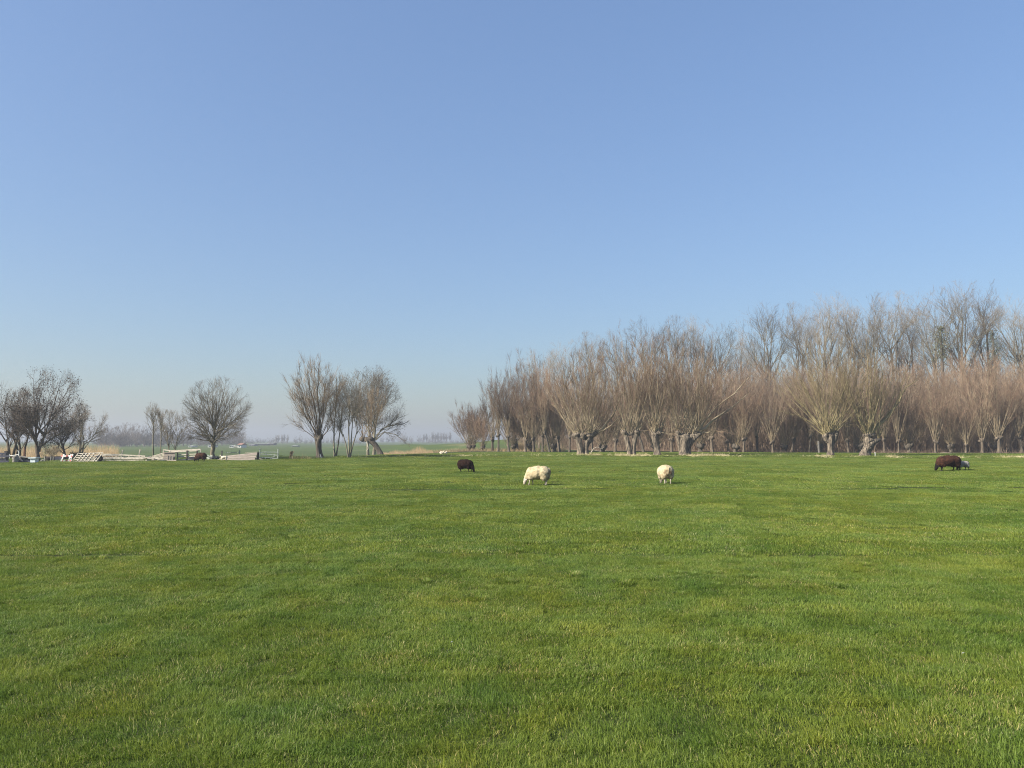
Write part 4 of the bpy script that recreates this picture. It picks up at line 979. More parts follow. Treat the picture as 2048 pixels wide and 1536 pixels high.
# red and white road barrier
q = Loc(134, 924, 58)
t = thing('road_barrier', 'red and white striped barrier boards on splayed white legs', 'barrier', q.o)
for ya, yb_, dy in ((912.5, 912.5, .12), (922, 920.5, .1)):
    bd = lpart(t, 'board', M['white'], [(q(121.5, ya, dy), q(144, yb_, dy), .13, .03, ZR)])
    for xa in (122, 131.5, 140.5):
        lpart(t, 'stripe', M['red'], [(q(xa, ya + (yb_ - ya) * (xa - 121.5) / 22.5, dy - .003), q(xa + 4, ya + (yb_ - ya) * (xa - 117.5) / 22.5, dy - .003), .124, .034, ZR)], sub=bd)
for xa, xb in ((124.5, 129.5), (138.5, 143.5)):
    lpart(t, 'leg', M['white'], [(q(xa, 924.5, -.05), q(xb, 908.5, .0), .085, .04, (1, 0, 0))])
for xa, y0, y1 in ((146, 917, 909), (144, 925, 918.5)):
    bd = lpart(t, 'board', M['white'], [(q(xa - 1.5, y0, -.08), q(xa + 1.5, y1, -.05), .12, .03, (1, 0, 0))])
    lpart(t, 'stripe', M['red'], [(q(xa - 1, y0 - 2.4, -.082), q(xa + .4, y1 + 2.4, -.065), .115, .034, (1, 0, 0))], sub=bd)
# small trailer
q = Loc(100, 925, 59.5)
t = thing('trailer', 'small derelict grey trailer with black side and one wheel, in the shade', 'trailer', q.o)
lpart(t, 'side_panel', M['wood_dark'], [(q(90, 912.5, .0), q(124, 911.5, .1), .12, .05, ZR)])
lpart(t, 'chassis', M['metal_grey'], [(q(86, 922, .1), q(124, 921, .2), .1, .1, ZR)])
lpart(t, 'box_body', M['wood_dark'], [(q(90, 917.5, .5), q(124, 916.5, .6), .3, .8, ZR)])
lpart(t, 'tail_box', M['wood_blue'], [(q(111, 917, .05), q(125, 917, .1), .42, .1, ZR)])
for x in (91, 103.5, 108): lpart(t, 'stake', M['metal_grey'], [(q(x, 921, -.02), q(x + .3, 911, -.02), .04, .04, (1, 0, 0))])
def torus(root, name, mat, c, R_, r_, axis='y', nu=16, nv=8):
    g = Geo(); vs_ = []
    for i in range(nu):
        a_ = 2 * math.pi * i / nu
        for j in range(nv):
            b_ = 2 * math.pi * j / nv; rr = R_ + r_ * math.cos(b_)
            p_ = {'y': (rr * math.cos(a_), r_ * math.sin(b_), rr * math.sin(a_)), 'x': (r_ * math.sin(b_), rr * math.cos(a_), rr * math.sin(a_)), 'z': (rr * math.cos(a_), rr * math.sin(a_), r_ * math.sin(b_))}[axis]
            vs_.append(np.array(c) + p_)
    g.add(vs_, [(i * nv + j, i * nv + (j + 1) % nv, ((i + 1) % nu) * nv + (j + 1) % nv, ((i + 1) % nu) * nv + j) for i in range(nu) for j in range(nv)])
    return g.build(name, mat, root, smooth=True)
wh = torus(t, 'wheel', M['rubber'], q(89, 922.3, -.1), .1, .04)
rod(wh, 'rim', M['metal_grey'], [q(89, 922.3, -.13), q(89, 922.3, -.06)], .07, 12)
g = Geo(); an = np.linspace(0, math.pi, 9)
g.tubes(np.array([[np.array(q(89, 922.3, -.1)) + (.19 * math.cos(a_), 0, .19 * math.sin(a_)) for a_ in an]]), np.full((1, 9), .03), 5, False); g.build('mudguard', M['metal_grey'], t)
# trough and planks in front
q = Loc(67, 930, 56)
t = thing('trough', 'pale blue-white trough with a wide rim at the end of the long plank', 'trough', q.o)
lpart(t, 'tub', M['tub'], [(q(62.5, 925, .2), q(72, 925, .2), .3, .42, ZR)])
lpart(t, 'rim', M['tub'], [(q(59.5, 920.3, .2), q(74.5, 920, .2), .07, .6, ZR)])
q = Loc(49, 930, 56.6)
t = thing('plank_stack', 'stack of dark bluish planks topped by one pale sloping plank', 'planks', q.o)
for k in range(5): lpart(t, 'plank', M['wood_blue'] if k < 4 else M['wood_grey'], [(q(38, 928.5 - k * 2 - .4, .1 + .05 * k), q(63, 929 - k * 1.7, .1 + .04 * k), .06, .35, ZR)])
lpart(t, 'top_plank', M['wood_grey'], [(q(37, 917.5, .0), q(62, 920.3, -.1), .05, .3, ZR)])
q = Loc(33, 930, 56.2)
t = thing('stump', 'pale barrel-shaped grey stump before the dark planks', 'stump', q.o)
g = Geo(); bole(g, [q(33, 930), q(33, 924), q(32.5, 917.5)], [q.r(5.5), q.r(5.3), q.r(5.6)], np.random.default_rng(5), 14, .03, 0); g.build('bark', M['wood_grey'], t, smooth=True)
q = Loc(12, 931, 56)
t = thing('board_wall', 'low wall of blue-black boards at the left edge with one pale rail', 'boards', q.o)
for k, (ya, yb_) in enumerate([(913.5, 913), (918.5, 918), (925, 924.5), (929.5, 928.8)]): lpart(t, 'board', M['wood_blue'], [(q(-14, ya, .1), q(12 + 6 * (k % 2), yb_, .1), .15, .05, ZR)])
lpart(t, 'rail', M['wood_grey'], [(q(-14, 921.6, .04), q(12, 921.4, .04), .05, .05, ZR)])
for x in (-10, 2, 11): lpart(t, 'post', M['wood_dark'], [(q(x, 931, .2), q(x, 912, .2), .1, .1, (1, 0, 0))])
q = Loc(14.5, 930, 57)
t = thing('gate_post', 'stout black-brown square post beside the blue-black boards', 'post', q.o)
lpart(t, 'shaft', M['wood_dark'], [(q(14.5, 930, 0), q(14.5, 908.5, 0), .2, .2, (1, 0, 0))]); lpart(t, 'cap', M['wood_dark'], [(q(14.5, 909, 0), q(14.5, 907.6, 0), .24, .24, (1, 0, 0))])
q = Loc(40, 918, 60)
t = thing('metal_frame', 'old white bent metal frame with two rails behind the stump', 'frame', q.o)
rod(t, 'hoop', M['white'], [q(35.5, 900), q(38, 899.5), q(39.3, 903), q(39.2, 910), q(38.8, 918)], .035)
rod(t, 'rail', M['white'], [q(20, 909.5), q(30, 908.5), q(39, 906.8)], .03); rod(t, 'rail', M['white'], [q(26, 914.5), q(39, 913.6)], .03); rod(t, 'leg', M['white'], [q(21, 918), q(20.3, 906)], .03)
q = Loc(50, 917, 62)
t = thing('wooden_post', 'lone rust-brown post left of the broad forked tree', 'post', q.o)
lpart(t, 'shaft', M['rust'], [(q(50.2, 918), q(50.2, 894), .11, .11, (1, 0, 0))]); lpart(t, 'top', M['rust'], [(q(50.2, 894), q(50.2, 893.3), .09, .09, (1, 0, 0))])
# tyre stack at the end of the slatted panel
q = Loc(198, 924, 59)
t = thing('tyre_stack', 'upright dark tyres wedged at the right end of the slatted panel', 'tyres', q.o)
for k in range(3): torus(t, 'tyre', M['rubber'], q(198 + .6 * k, 918.3, .12 * k - .1), .17, .065, 'x' if k == 1 else 'y')
# low rail fence panels
def rail_panel(label, px0, px1, d, rails, posts, mat, name='rail_fence', slats=(), w=.1, by=923):
    q = Loc((px0 + px1) / 2, by, d); t = thing(name, label, 'fence panel', q.o)
    for (xa, ya, xb, yb_, ww, dy) in rails: lpart(t, 'rail', mat, [(q(xa, ya, dy), q(xb, yb_, dy), ww, .03, (0, .25, .97))])
    for (xa, ya, xb, yb_, ww) in posts: lpart(t, 'post', mat, [(q(xa, ya, .05), q(xb, yb_, .09), ww, .06, (1, 0, 0))])
    for (xa, ya, xb, yb_, ww) in slats: lpart(t, 'slat', mat, [(q(xa, ya, .02), q(xb, yb_, .04), ww, .02, (1, 0, 0))])
    return t, q
rail_panel('long low panel of wide pinkish rails with four slanting posts', 202, 292, 60, [(204, 912, 246, 911, .1, .1), (246, 911.2, 290, 913.6, .1, .1), (203, 917.5, 288, 917.8, .17, .03), (200, 922, 290, 922.2, .08, 0)],
           [(206, 923.5, 209.5, 912, .07), (229, 923.5, 234, 911.5, .07), (255, 923, 259, 912, .07), (276, 923, 280, 913, .07)], M['wood_pale'])
rail_panel('thin pale fence of two rails between two slanting posts behind the low pinkish panel', 195, 281, 64, [(194, 906, 226, 906.6, .07, 0), (205, 904, 245, 905, .09, .1), (246, 910, 295, 910.5, .07, .05)],
           [(243, 911, 245.3, 895.5, .1), (277, 912, 280, 894.5, .1), (233, 912, 232, 905.5, .05)], M['wood_pale'], by=914)
q = Loc(245, 913, 65)
t = thing('brushwood_hurdle', 'dark hurdle of upright sticks seen above the low pinkish panel', 'hurdle', q.o)
rg = np.random.default_rng(8)
for k in range(34): x = 200 + k * 2.75; rod(t, 'stick', M['wood_dark'], [q(x, 913), q(x + rg.normal(0, .8), 905.6 + rg.normal(0, .9))], .018, 5)
rod(t, 'binder', M['wood_grey'], [q(199, 909.5, -.03), q(294, 909.6, -.03)], .02, 5)
# heap of pallets sloping up to the shelter
q = Loc(308, 923, 60.5)
t = thing('pallet', 'broken pallet with splayed slats sloping up towards the boarded shelter', 'pallet', q.o)
for k in range(5): lpart(t, 'slat', M['wood_pale'], [(q(303 + k * .6, 914.5 + k * 2.0, .2 - .04 * k), q(327, 907.3 + k * 2.9, .25 - .04 * k), .06, .03, (0, .3, .95))])
for x, y in ((306, 912.6), (316, 910), (325.5, 907)): lpart(t, 'bearer', M['wood_pale'], [(q(x, 922.5, .22), q(x + .4, y, .3), .06, .08, (1, 0, 0))])
q = Loc(302, 923.5, 59.6)
t = thing('plank_heap', 'flat jumble of broken planks at the field edge before the broken pallet', 'planks', q.o)
for k, (xa, ya, xb, yb_) in enumerate([(289, 918, 303, 915.5), (291, 922, 300, 922), (300, 916.5, 315, 917.5), (301, 921.6, 312, 920.6), (312, 919, 327, 918), (314, 922.7, 330, 921.6), (322, 920.4, 335, 922.4), (294, 913.8, 297, 918), (296, 918, 308, 919), (334, 922.8, 352, 922.4)]):
    lpart(t, 'plank', M['wood_pale'] if k % 3 else M['wood_pink'], [(q(xa, ya, .1 * (k % 4)), q(xb, yb_, .1 * (k % 4) + .05), .085, .03, (0, .5, .85))])
q = Loc(340, 922.5, 60.5)
t = thing('board_shelter', 'pinkish grey boarded shelter with an inset lighter door', 'shelter', q.o)
for k in range(4): lpart(t, 'board', M['wood_pink'], [(q(328.5, 908.2 + k * 4, .05), q(350.5, 908 + k * 4, .05), .15, .03, ZR)])
dr = lpart(t, 'door', M['wood_grey'], [(q(336.5, 917.5, -.02), q(347.5, 917.5, -.02), .36, .03, ZR)])
for x in (336.5, 341.5, 347): lpart(t, 'batten', M['wood_pink'], [(q(x, 922.3, -.05), q(x + .8, 912, -.05), .06, .02, (1, 0, 0))], sub=dr)
lpart(t, 'roof_board', M['wood_pink'], [(q(327.5, 906.3, .25), q(351.5, 906, .25), .04, .55, ZR)])
lpart(t, 'side_board', M['wood_pink'], [(q(328, 922.5, .5), q(328, 907, .5), .8, .03, YR)])
t, q = rail_panel('tall pale rail pen with a beam on top, right of the boarded shelter', 326, 401, 61, [(326, 901.5, 341, 903.5, .09, .1), (338, 904.2, 400, 900.8, .11, .1), (340, 906.3, 395, 903.4, .07, .06), (356, 911.6, 395, 909.8, .075, .02), (356, 915.3, 395, 914, .08, .02), (358, 921.6, 378, 921.4, .09, 0)],
           [(327, 922.5, 326.6, 901, .07), (355.5, 922.5, 355, 903.8, .1), (401, 919, 400.5, 900.5, .07), (340, 910, 340, 903.6, .05)], M['wood_pale'], name='rail_pen')
for x in (375.3, 395.3): lpart(t, 'dark_post', M['wood_dark'], [(q(x, 922.5, 0), q(x - .3, 903, 0), .1, .1, (1, 0, 0))])
q = Loc(383, 921, 62)
t = thing('dark_heap', 'low black heap behind the rail pen', 'mound', q.o)
g = Geo(); lump(g, q(385, 920.5, .3), (.5, .4, .22), np.random.default_rng(4), (14, 9), .15); g.build('mound', M['heap_black'], t, smooth=True)  # one uneven black lump, material not known
g = Geo(); g.box(q(378, 917.4, -.05), q(392, 917.6, .0), .05, .03); g.build('front_plank', M['wood_dark'], t)
q = Loc(433, 921, 64)
t = thing('dark_heap', 'black heap at the right foot of the round-crowned tree', 'mound', q.o)
g = Geo(); lump(g, q(430, 918.5, 0), (.34, .3, .2), np.random.default_rng(4), (12, 8), .18); lump(g, q(435.5, 918, .05), (.2, .2, .16), np.random.default_rng(5), (12, 8), .2); g.build('mound', M['heap_black'], t, smooth=True)  # two overlapping black lumps beside the trunk, material not known
q = Loc(420, 921, 63.5)
t = thing('plank_heap', 'few broken pale boards tossed at the left foot of the round-crowned tree', 'planks', q.o)
for k, (xa, ya, xb, yb_) in enumerate([(416, 911.5, 421, 915.5), (420, 914, 425, 913.5), (413, 917, 418, 917.5), (417, 919.8, 423, 919), (427, 919, 430, 921), (412, 920.5, 420, 918)]):
    lpart(t, 'plank', M['green_white'], [(q(xa, ya, .06 * k), q(xb, yb_, .06 * k), .09, .03, (0, .4, .9))])
# wedge of long wide boards
q = Loc(478, 921.5, 63)
t = thing('board_stack', 'long wedge of wide weathered boards, tallest at its right end', 'boards', q.o)
edges_l = [913.2, 916.2, 918.8, 921.5]; edges_r = [905.2, 911.6, 916.2, 921.2]
for k in range(3):
    g = Geo(); xa, xb = 442 - k * 3.2, 512.5 - k * 1.1
    A0, A1, B0, B1 = q(xa, edges_l[k] + .15, .25 - .09 * k), q(xa, edges_l[k + 1] - .1, .2 - .09 * k), q(xb, edges_r[k] + .2, .25 - .09 * k), q(xb, edges_r[k + 1] - .55, .2 - .09 * k)
    th = np.array((0, .05, 0)); c = [A0, B0, B1, A1]; vv = [np.array(p_) for p_ in c] + [np.array(p_) + th for p_ in c]
    g.add(vv, [(3, 2, 1, 0), (4, 5, 6, 7), (0, 1, 5, 4), (1, 2, 6, 5), (2, 3, 7, 6), (3, 0, 4, 7)]); g.build('board', M['wood_pink'], t)
lpart(t, 'end_board', M['wood_dark'], [(q(512.6, 921.5, .45), q(513.6, 905.4, .45), .5, .03, YR)])
lpart(t, 'top_cap', M['wood_pale'], [(q(488, 905.6, .42), q(513, 904.6, .42), .03, .3, ZR)])
def low_place(name, label, px, by, d, cat, group=None):
    q = Loc(px, by, d); return thing(name, label, cat, q.o, group), q
t, q = low_place('mesh_gate', 'open gate of thin wire bars between two greenish posts behind the wedge of boards', 462, 914, 67, 'gate')
for x, y in ((444.3, 898), (479.5, 897.3)): lpart(t, 'post', M['green_white'] if x > 450 else M['wood_grey'], [(q(x, 914), q(x + .2, y), .1, .1, (1, 0, 0))])
lpart(t, 'top_rail', M['green_white'], [(q(452, 902, 0), q(478, 900.8, 0), .06, .04, ZR)])
for k in range(10): rod(t, 'bar', M['metal_grey'], [q(454 + k * 2.5, 909), q(454 + k * 2.5, 901.8)], .012, 5)
t, q = low_place('pipe_fence', 'whitish pipe railing with two tall posts right of the wedge of boards', 535, 920, 66, 'railing')
for x, y0, y1 in ((519.8, 914, 897), (556, 918, 899)): lpart(t, 'post', M['green_white'], [(q(x, y0), q(x + .2, y1), .1, .08, (1, 0, 0))])
for pl in ([(514, 906.6), (530, 905.2), (556, 905.4)], [(514, 908.5), (530, 909.6), (554, 911.4)], [(522, 915.4), (545, 916.8)], [(533, 905), (532.6, 911)], [(549.5, 909), (549.8, 914.6)], [(549.8, 914.6), (543.6, 915.4), (542.6, 920.4)], [(546, 917.6), (555.6, 917.4), (556, 912)]): rod(t, 'pipe', M['green_white'], [q(*p_) for p_ in pl], .035 if len(pl) == 2 else .04)
rod(t, 'foot', M['green_white'], [q(531.5, 919.8), q(531.5, 916)], .03); rod(t, 'foot', M['green_white'], [q(546, 920.5), q(546, 917.5)], .03)
t, q = low_place('loose_plank', 'single grey plank sloping down from the wedge of boards', 520, 920.5, 64.8, 'plank')
lpart(t, 'plank', M['wood_grey'], [(q(511, 914.2), q(527, 920.3), .09, .04, ZR)]); lpart(t, 'prop', M['wood_dark'], [(q(513, 920.5, .1), q(513, 915.4, .1), .07, .05, (1, 0, 0))])
t, q = low_place('reed_stump', 'upright cluster of broken tan stalks at the field edge left of the tall willow', 585, 917, 67.5, 'stump')
rg = np.random.default_rng(9)
for k in range(16): x = 585 + rg.normal(0, 2.2); rod(t, 'stalk', M['straw'] if k % 2 else M['reed'], [q(x + (x - 585) * .5, 917.3, rg.normal(0, .12)), q(x, 908, rg.normal(0, .1)), q(x + rg.normal(0, 1), 900 + abs(rg.normal(0, 4)), rg.normal(0, .1))], .035, 5)
t, q = low_place('loose_plank', 'short pale plank leaning alone in the grass left of the tall willow', 609, 914, 68.5, 'plank')
lpart(t, 'plank', M['wood_pale'], [(q(607.8, 907.5), q(611.6, 914), .06, .03, (1, 0, 0))]); lpart(t, 'knot_block', M['wood_pale'], [(q(607.3, 907.6), q(608.4, 907.2), .07, .04, ZR)])
t, q = low_place('loose_plank', 'narrow white stake leaning against the tall willow trunk', 642, 914.5, 69.8, 'stake')
lpart(t, 'stake', M['white'], [(q(643, 911), q(640.6, 904), .05, .03, (1, 0, 0))]); lpart(t, 'tip', M['white'], [(q(643, 911), q(643.3, 914), .035, .02, (1, 0, 0))])
# dead branches lying about
def dead_branch(label, px, by, d, pls, r, mat):
    q = Loc(px, by, d); t = thing('dead_branch', label, 'branch', q.o)
    for k, pl in enumerate(pls):
        Q = np.array([[q(*p_) for p_ in pl]]); g = Geo(); g.tubes(Q, taper(1, Q.shape[1], r if k == 0 else r * .6, .008), 5, True); g.build('bough' if k == 0 else 'side_branch', mat, t, smooth=True)
dead_branch('pale curved branch lying left of the leaning pollard', 738, 907, 84, [[(734, 880), (737, 893), (734, 899), (739, 907)], [(736, 896), (731, 900)]], .08, M['wood_pale'])
dead_branch('bleached branching dead bough in the grass right of the two-column trunk', 1200, 901, 88, [[(1181, 901), (1187, 891), (1194, 888), (1204, 892), (1212, 894)], [(1187, 894), (1196, 896), (1204, 896), (1204, 901)], [(1204, 891), (1211, 886)], [(1212, 894), (1222, 901)], [(1211, 894), (1212, 901)]], .05, M['wood_pale'])
dead_branch('pale crooked branch on the grass above the back of the right-hand brown sheep', 1898, 902, 90, [[(1880, 901), (1892, 900.5), (1900, 901), (1904, 903.4), (1909, 903.2)], [(1892, 900.5), (1886, 899.6)]], .025, M['wood_pale'])
t, q = low_place('stake', 'thin white stake in the grass just right of the twisted trunk', 1750, 912, 76.5, 'stake')
lpart(t, 'shaft', M['white'], [(q(1749.3, 912), q(1749.3, 905), .05, .04, (1, 0, 0))]); lpart(t, 'top', M['white'], [(q(1749.3, 905), q(1749.3, 904.4), .06, .05, (1, 0, 0))])
for px, py, d, lab in ((1637, 889, 92, 'short cut-off pale post behind the straight ridged trunk'), (1708, 882, 100, 'pale broken stem standing on the bank left of the twisted trunk')):
    t, q = low_place('cut_post', lab, px, 902, d, 'post')
    lpart(t, 'shaft', M['wood_grey'], [(q(px, 903), q(px - .4, py - 10), .14, .13, (1, 0, 0))]); lpart(t, 'cut_top', M['wood_grey'], [(q(px - .4, py - 10), q(px - .4, py - 10.5), .12, .11, (1, 0, 0))])

# ------------------------------------------------------------------ sheep
def remesh(parts, voxel, disp=0.0, seed=0, freq=9, smooth=6, name='body'):
    """fuse ellipsoids and tapered limbs into one continuous skin"""
    bm = bmesh.new()
    for p_ in parts:
        if p_[0] == 'e':
            _, c, r, rot = p_
            mtx = Matrix.Translation(c) @ Matrix.Rotation(rot, 4, 'Y') @ Matrix.Diagonal((*r, 1))
            bmesh.ops.create_icosphere(bm, subdivisions=3, radius=1, matrix=mtx)
        else:
            _, pts, rad = p_
            for (a_, b_, ra, rb) in zip(pts[:-1], pts[1:], rad[:-1], rad[1:]):
                A, B = Vector(a_), Vector(b_); d = B - A
                mtx = Matrix.Translation((A + B) / 2) @ d.to_track_quat('Z', 'Y').to_matrix().to_4x4()
                bmesh.ops.create_cone(bm, cap_ends=True, segments=10, radius1=ra, radius2=rb, depth=d.length, matrix=mtx)
            for a_, ra in zip(pts, rad): bmesh.ops.create_icosphere(bm, subdivisions=2, radius=ra, matrix=Matrix.Translation(a_))
    me = bpy.data.meshes.new('tmp'); bm.to_mesh(me); bm.free()
    o = bpy.data.objects.new('tmp', me); COL.objects.link(o)
    md = o.modifiers.new('r', 'REMESH'); md.mode = 'VOXEL'; md.voxel_size = voxel
    ms = o.modifiers.new('s', 'SMOOTH'); ms.iterations = smooth; ms.factor = 0.5
    dg = bpy.context.evaluated_depsgraph_get()
    out = bpy.data.meshes.new_from_object(o.evaluated_get(dg))
    bpy.data.objects.remove(o); bpy.data.meshes.remove(me)
    out.name = name
    if disp:
        nrm = [v.normal.copy() for v in out.vertices]
        for v, n_ in zip(out.vertices, nrm):
            w = mnoise.noise(v.co * freq + Vector((seed, 0, 0))) + .6 * mnoise.noise(v.co * freq * 2.7 + Vector((0, seed, 0)))
            v.co += n_ * disp * w
    for p_ in out.polygons: p_.use_smooth = True
    return out
def put(me, name, mat, parent):
    me.materials.clear(); me.materials.append(mat)
    o = bpy.data.objects.new(name, me); COL.objects.link(o); o.parent = parent; return o

def make_sheep(label, px, py, d, yaw, scale, fleece, face, seed, head_yaw=0.0, tail_mat=None, graze=1.0, lamb=False, thin=0.0, step=(0.05, -0.04, -0.03, 0.06), name='sheep', legs=None):
    o = G(px, d)
    root = thing(name, label, 'lamb' if lamb else 'sheep', o, None, yaw); root.scale = scale if isinstance(scale, tuple) else (scale,) * 3
    cy, sy = math.cos(head_yaw), math.sin(head_yaw)
    def hd(x, y, z):            # turn the head about the shoulder
        dx, dy = x - .3, y; return (.3 + dx * cy - dy * sy, dx * sy + dy * cy, z)
    k = 1 - thin
    parts = [('e', (-.2, 0, .47), (.25 * k, .2 * k, .2 * k), 0), ('e', (.05, 0, .47), (.28, .21 * k, .2 * k), 0), ('e', (.24, 0, .45), (.17 * k, .17 * k, .19 * k), .3)]
    if graze > .5:
        parts += [('l', [hd(.28, 0, .47), hd(.4, 0, .32), hd(.45, 0, .2)], [.12 * k, .085, .07]), ('l', [hd(.44, 0, .2), hd(.47, 0, .12), hd(.485, 0, .055)], [.072, .062, .042])]
        ear, eye = [(.40, .2)], (.475, .16)
        er = [hd(.42, s * .06, .215) for s in (1, -1)]; et = [hd(.40, s * .155, .19) for s in (1, -1)]; ey = [hd(.475, s * .052, .145) for s in (1, -1)]
    else:
        parts += [('l', [hd(.28, 0, .5), hd(.38, 0, .62), hd(.42, 0, .68)], [.12 * k, .09, .075]), ('l', [hd(.42, 0, .69), hd(.5, 0, .66), hd(.57, 0, .61)], [.075, .062, .045])]
        er = [hd(.4, s * .06, .72) for s in (1, -1)]; et = [hd(.37, s * .155, .71) for s in (1, -1)]; ey = [hd(.48, s * .055, .69) for s in (1, -1)]
    for s in (0, 1): parts.append(('l', [er[s], tuple((np.array(er[s]) + et[s]) / 2), et[s]], [.022, .028, .012]))
    for i, (x, y) in enumerate(((.24, .1), (.24, -.1))):       # fore legs: elbow, wrist, fetlock
        dx = step[i]; parts.append(('l', [(x - .01, y, .34), (x + dx * .4, y, .2), (x + dx, y, .06), (x + dx + .012, y, .03)], [.055, .028, .02, .025]))
    for i, (x, y) in enumerate(((-.27, .1), (-.27, -.1))):     # hind legs: knee forward, hock back
        dx = step[2 + i]; parts.append(('l', [(x + .03, y, .4), (x + .06 + dx * .3, y, .3), (x - .07 + dx, y, .19), (x - .045 + dx, y, .06), (x - .03 + dx, y, .03)], [.1 * k, .06, .03, .021, .025]))
    body = remesh(parts, .016, 0, seed, smooth=4, name='body'); put(body, 'body', face if legs is None else legs, root)
    fr = [('e', (-.22, 0, .455), (.27 * k, .275 * k, .25 * k), 0), ('e', (0, 0, .455), (.31, .29 * k, .255 * k), 0), ('e', (.2, 0, .43), (.22 * k, .235 * k, .24 * k), .35),
          ('e', (-.27, .12, .34), (.16 * k, .12 * k, .18 * k), 0), ('e', (-.27, -.12, .34), (.16 * k, .12 * k, .18 * k), 0), ('e', (.22, .1, .31), (.12 * k, .1 * k, .14 * k), 0), ('e', (.22, -.1, .31), (.12 * k, .1 * k, .14 * k), 0)]
    if graze > .5: fr += [('l', [hd(.26, 0, .46), hd(.36, 0, .34), hd(.405, 0, .255)], [.17 * k, .125 * k, .095 * k])]
    else: fr += [('l', [hd(.26, 0, .48), hd(.34, 0, .6)], [.16 * k, .1 * k])]
    fm = remesh(fr, .02, .015 * (0.5 if lamb else 1), seed, 10, 5, 'fleece'); put(fm, 'fleece', fleece, root)
    tail = remesh([('l', [(-.43, 0, .6), (-.465, 0, .5), (-.455, 0, .38)], [.042 * k, .038 * k, .02])], .016, .006, seed, 16, 3, 'tail'); put(tail, 'tail', tail_mat or fleece, root)
    for s in (0, 1):
        g = Geo(); lump(g, ey[s], .011, np.random.default_rng(1), (8, 6), 0); g.build('eye', M['eye'], root, smooth=True)
    for (x, y, dx) in ((.252, .1, step[0]), (.252, -.1, step[1]), (-.3, .1, step[2]), (-.3, -.1, step[3])):
        g = Geo(); g.box((x + dx, y, .0), (x + dx, y, .035), .06, .055, (1, 0, 0)); g.build('hoof', M['hoof'], root)
    return root
make_sheep('cream white sheep grazing side-on with its head down to the left', 1075, 969, 27.9, math.pi - .3, 1.0, M['wool_white'], M['skin_pale'], 3, head_yaw=.25)
make_sheep('cream white sheep grazing with its dirty rump towards the camera', 1329, 967, 28.4, math.pi / 2 + .1, 1.0, M['wool_white'], M['skin_pale'], 7, step=(.03, -.05, .02, -.02))
make_sheep('dark brown sheep grazing alone, head to the right, left of the white sheep', 932, 942, 39.6, -.42, .96, M['wool_dark'], M['skin_black'], 13)
make_sheep('brown sheep with black head grazing to the left beside a grey lamb', 1894, 943, 39.2, math.pi + .12, (1.4, 1.15, 1.12), M['wool_brown'], M['skin_black'], 17, step=(.08, -.05, -.05, .05))
make_sheep('small grey lamb with black-striped back and legs behind the rump of the brown sheep', 1924, 943, 39.5, math.pi + .15, .72, M['wool_grey'], M['skin_black'], 19, lamb=True, thin=.16, tail_mat=M['skin_black'])
make_sheep('dark brown sheep grazing before the rail pen, left of the round-crowned tree', 402, 923, 57.0, math.pi - .1, .95, M['wool_brown'], M['skin_black'], 23)
make_sheep('cream lamb standing before the wedge of wide boards', 449, 921.5, 61.6, math.pi + .15, .6, M['wool_cream'], M['skin_pale'], 29, lamb=True, thin=.2, graze=0)
def lying(label, px, py, d, yaw, sc, head=True, seed=1):
    root = thing('lamb', label, 'lamb', G(px, d), 'white lambs lying beyond the ditch', yaw); root.scale = (sc,) * 3
    parts = [('e', (-.1, 0, .2), (.3, .2, .2), 0), ('e', (.15, 0, .2), (.2, .17, .18), 0), ('l', [(.22, 0, .25), (.3, 0, .42), (.32, 0, .48)], [.1, .075, .07]), ('l', [(.32, 0, .48), (.4, 0, .45), (.45, 0, .41)], [.07, .055, .04]), ('l', [(.1, .15, .06), (.3, .14, .05), (.38, .13, .04)], [.05, .04, .03]), ('l', [(-.2, -.17, .07), (0, -.22, .05)], [.06, .04])]
    put(remesh(parts, .02, .012, seed, 12, 4, 'body'), 'body', M['wool_cream'], root)
    for s in (1, -1):
        g = Geo(); g.tubes(np.array([[(.3, s * .05, .5), (.28, s * .11, .5), (.26, s * .15, .48)]]), np.array([[.02, .026, .01]]), 5, True); g.build('ear', M['skin_pale'], root, smooth=True)
lying('white lamb lying flat in the grass beyond the lone dark sheep', 884, 905, 86, .1, .7, seed=4)
lying('white lamb resting with its head up, right of the flat-lying one', 892, 904, 87, 1.2, .6, seed=6)

# ------------------------------------------------------------------ small things lying in the grass
def foot(px, py):
    d = 4.0
    for _ in range(40):
        p_ = W(px, py, d); d += (p_[2] - ground(p_[0], d)) / max(.02, (py - 881) / FPX) * .6
    p_ = W(px, py, d); return np.array((p_[0], d, ground(p_[0], d)))
for px, py, yaw, lab in ((1927, 1315, .4, 'tiny white feather lying in the grass at the right'), (904, 1292, 1.1, 'tiny white feather lying in the middle of the lawn')):
    o_ = foot(px, py); t = thing('feather', lab, 'feather', o_ + np.array((0, 0, .03)), None, yaw); t.scale = (.45,) * 3
    g = Geo(); n_ = 9; xs_ = np.linspace(-.035, .035, n_); w_ = .009 * np.sin(np.linspace(.25, math.pi, n_))
    vv = [(x_, s_ * a_, .006 * math.cos(x_ * 40) + abs(s_) * .004) for x_, a_ in zip(xs_, w_) for s_ in (-1, 0, 1)]
    g.add(vv, [(k * 3 + j, k * 3 + j + 1, k * 3 + j + 4, k * 3 + j + 3) for k in range(n_ - 1) for j in (0, 1)]); g.build('vane', M['white'], t)
    g = Geo(); g.tubes(np.array([[(-.05, 0, .003), (-.03, 0, .005), (.03, 0, .006)]]), np.array([[.0012, .001, .0006]]), 4, True); g.build('quill', M['wood_pale'], t)

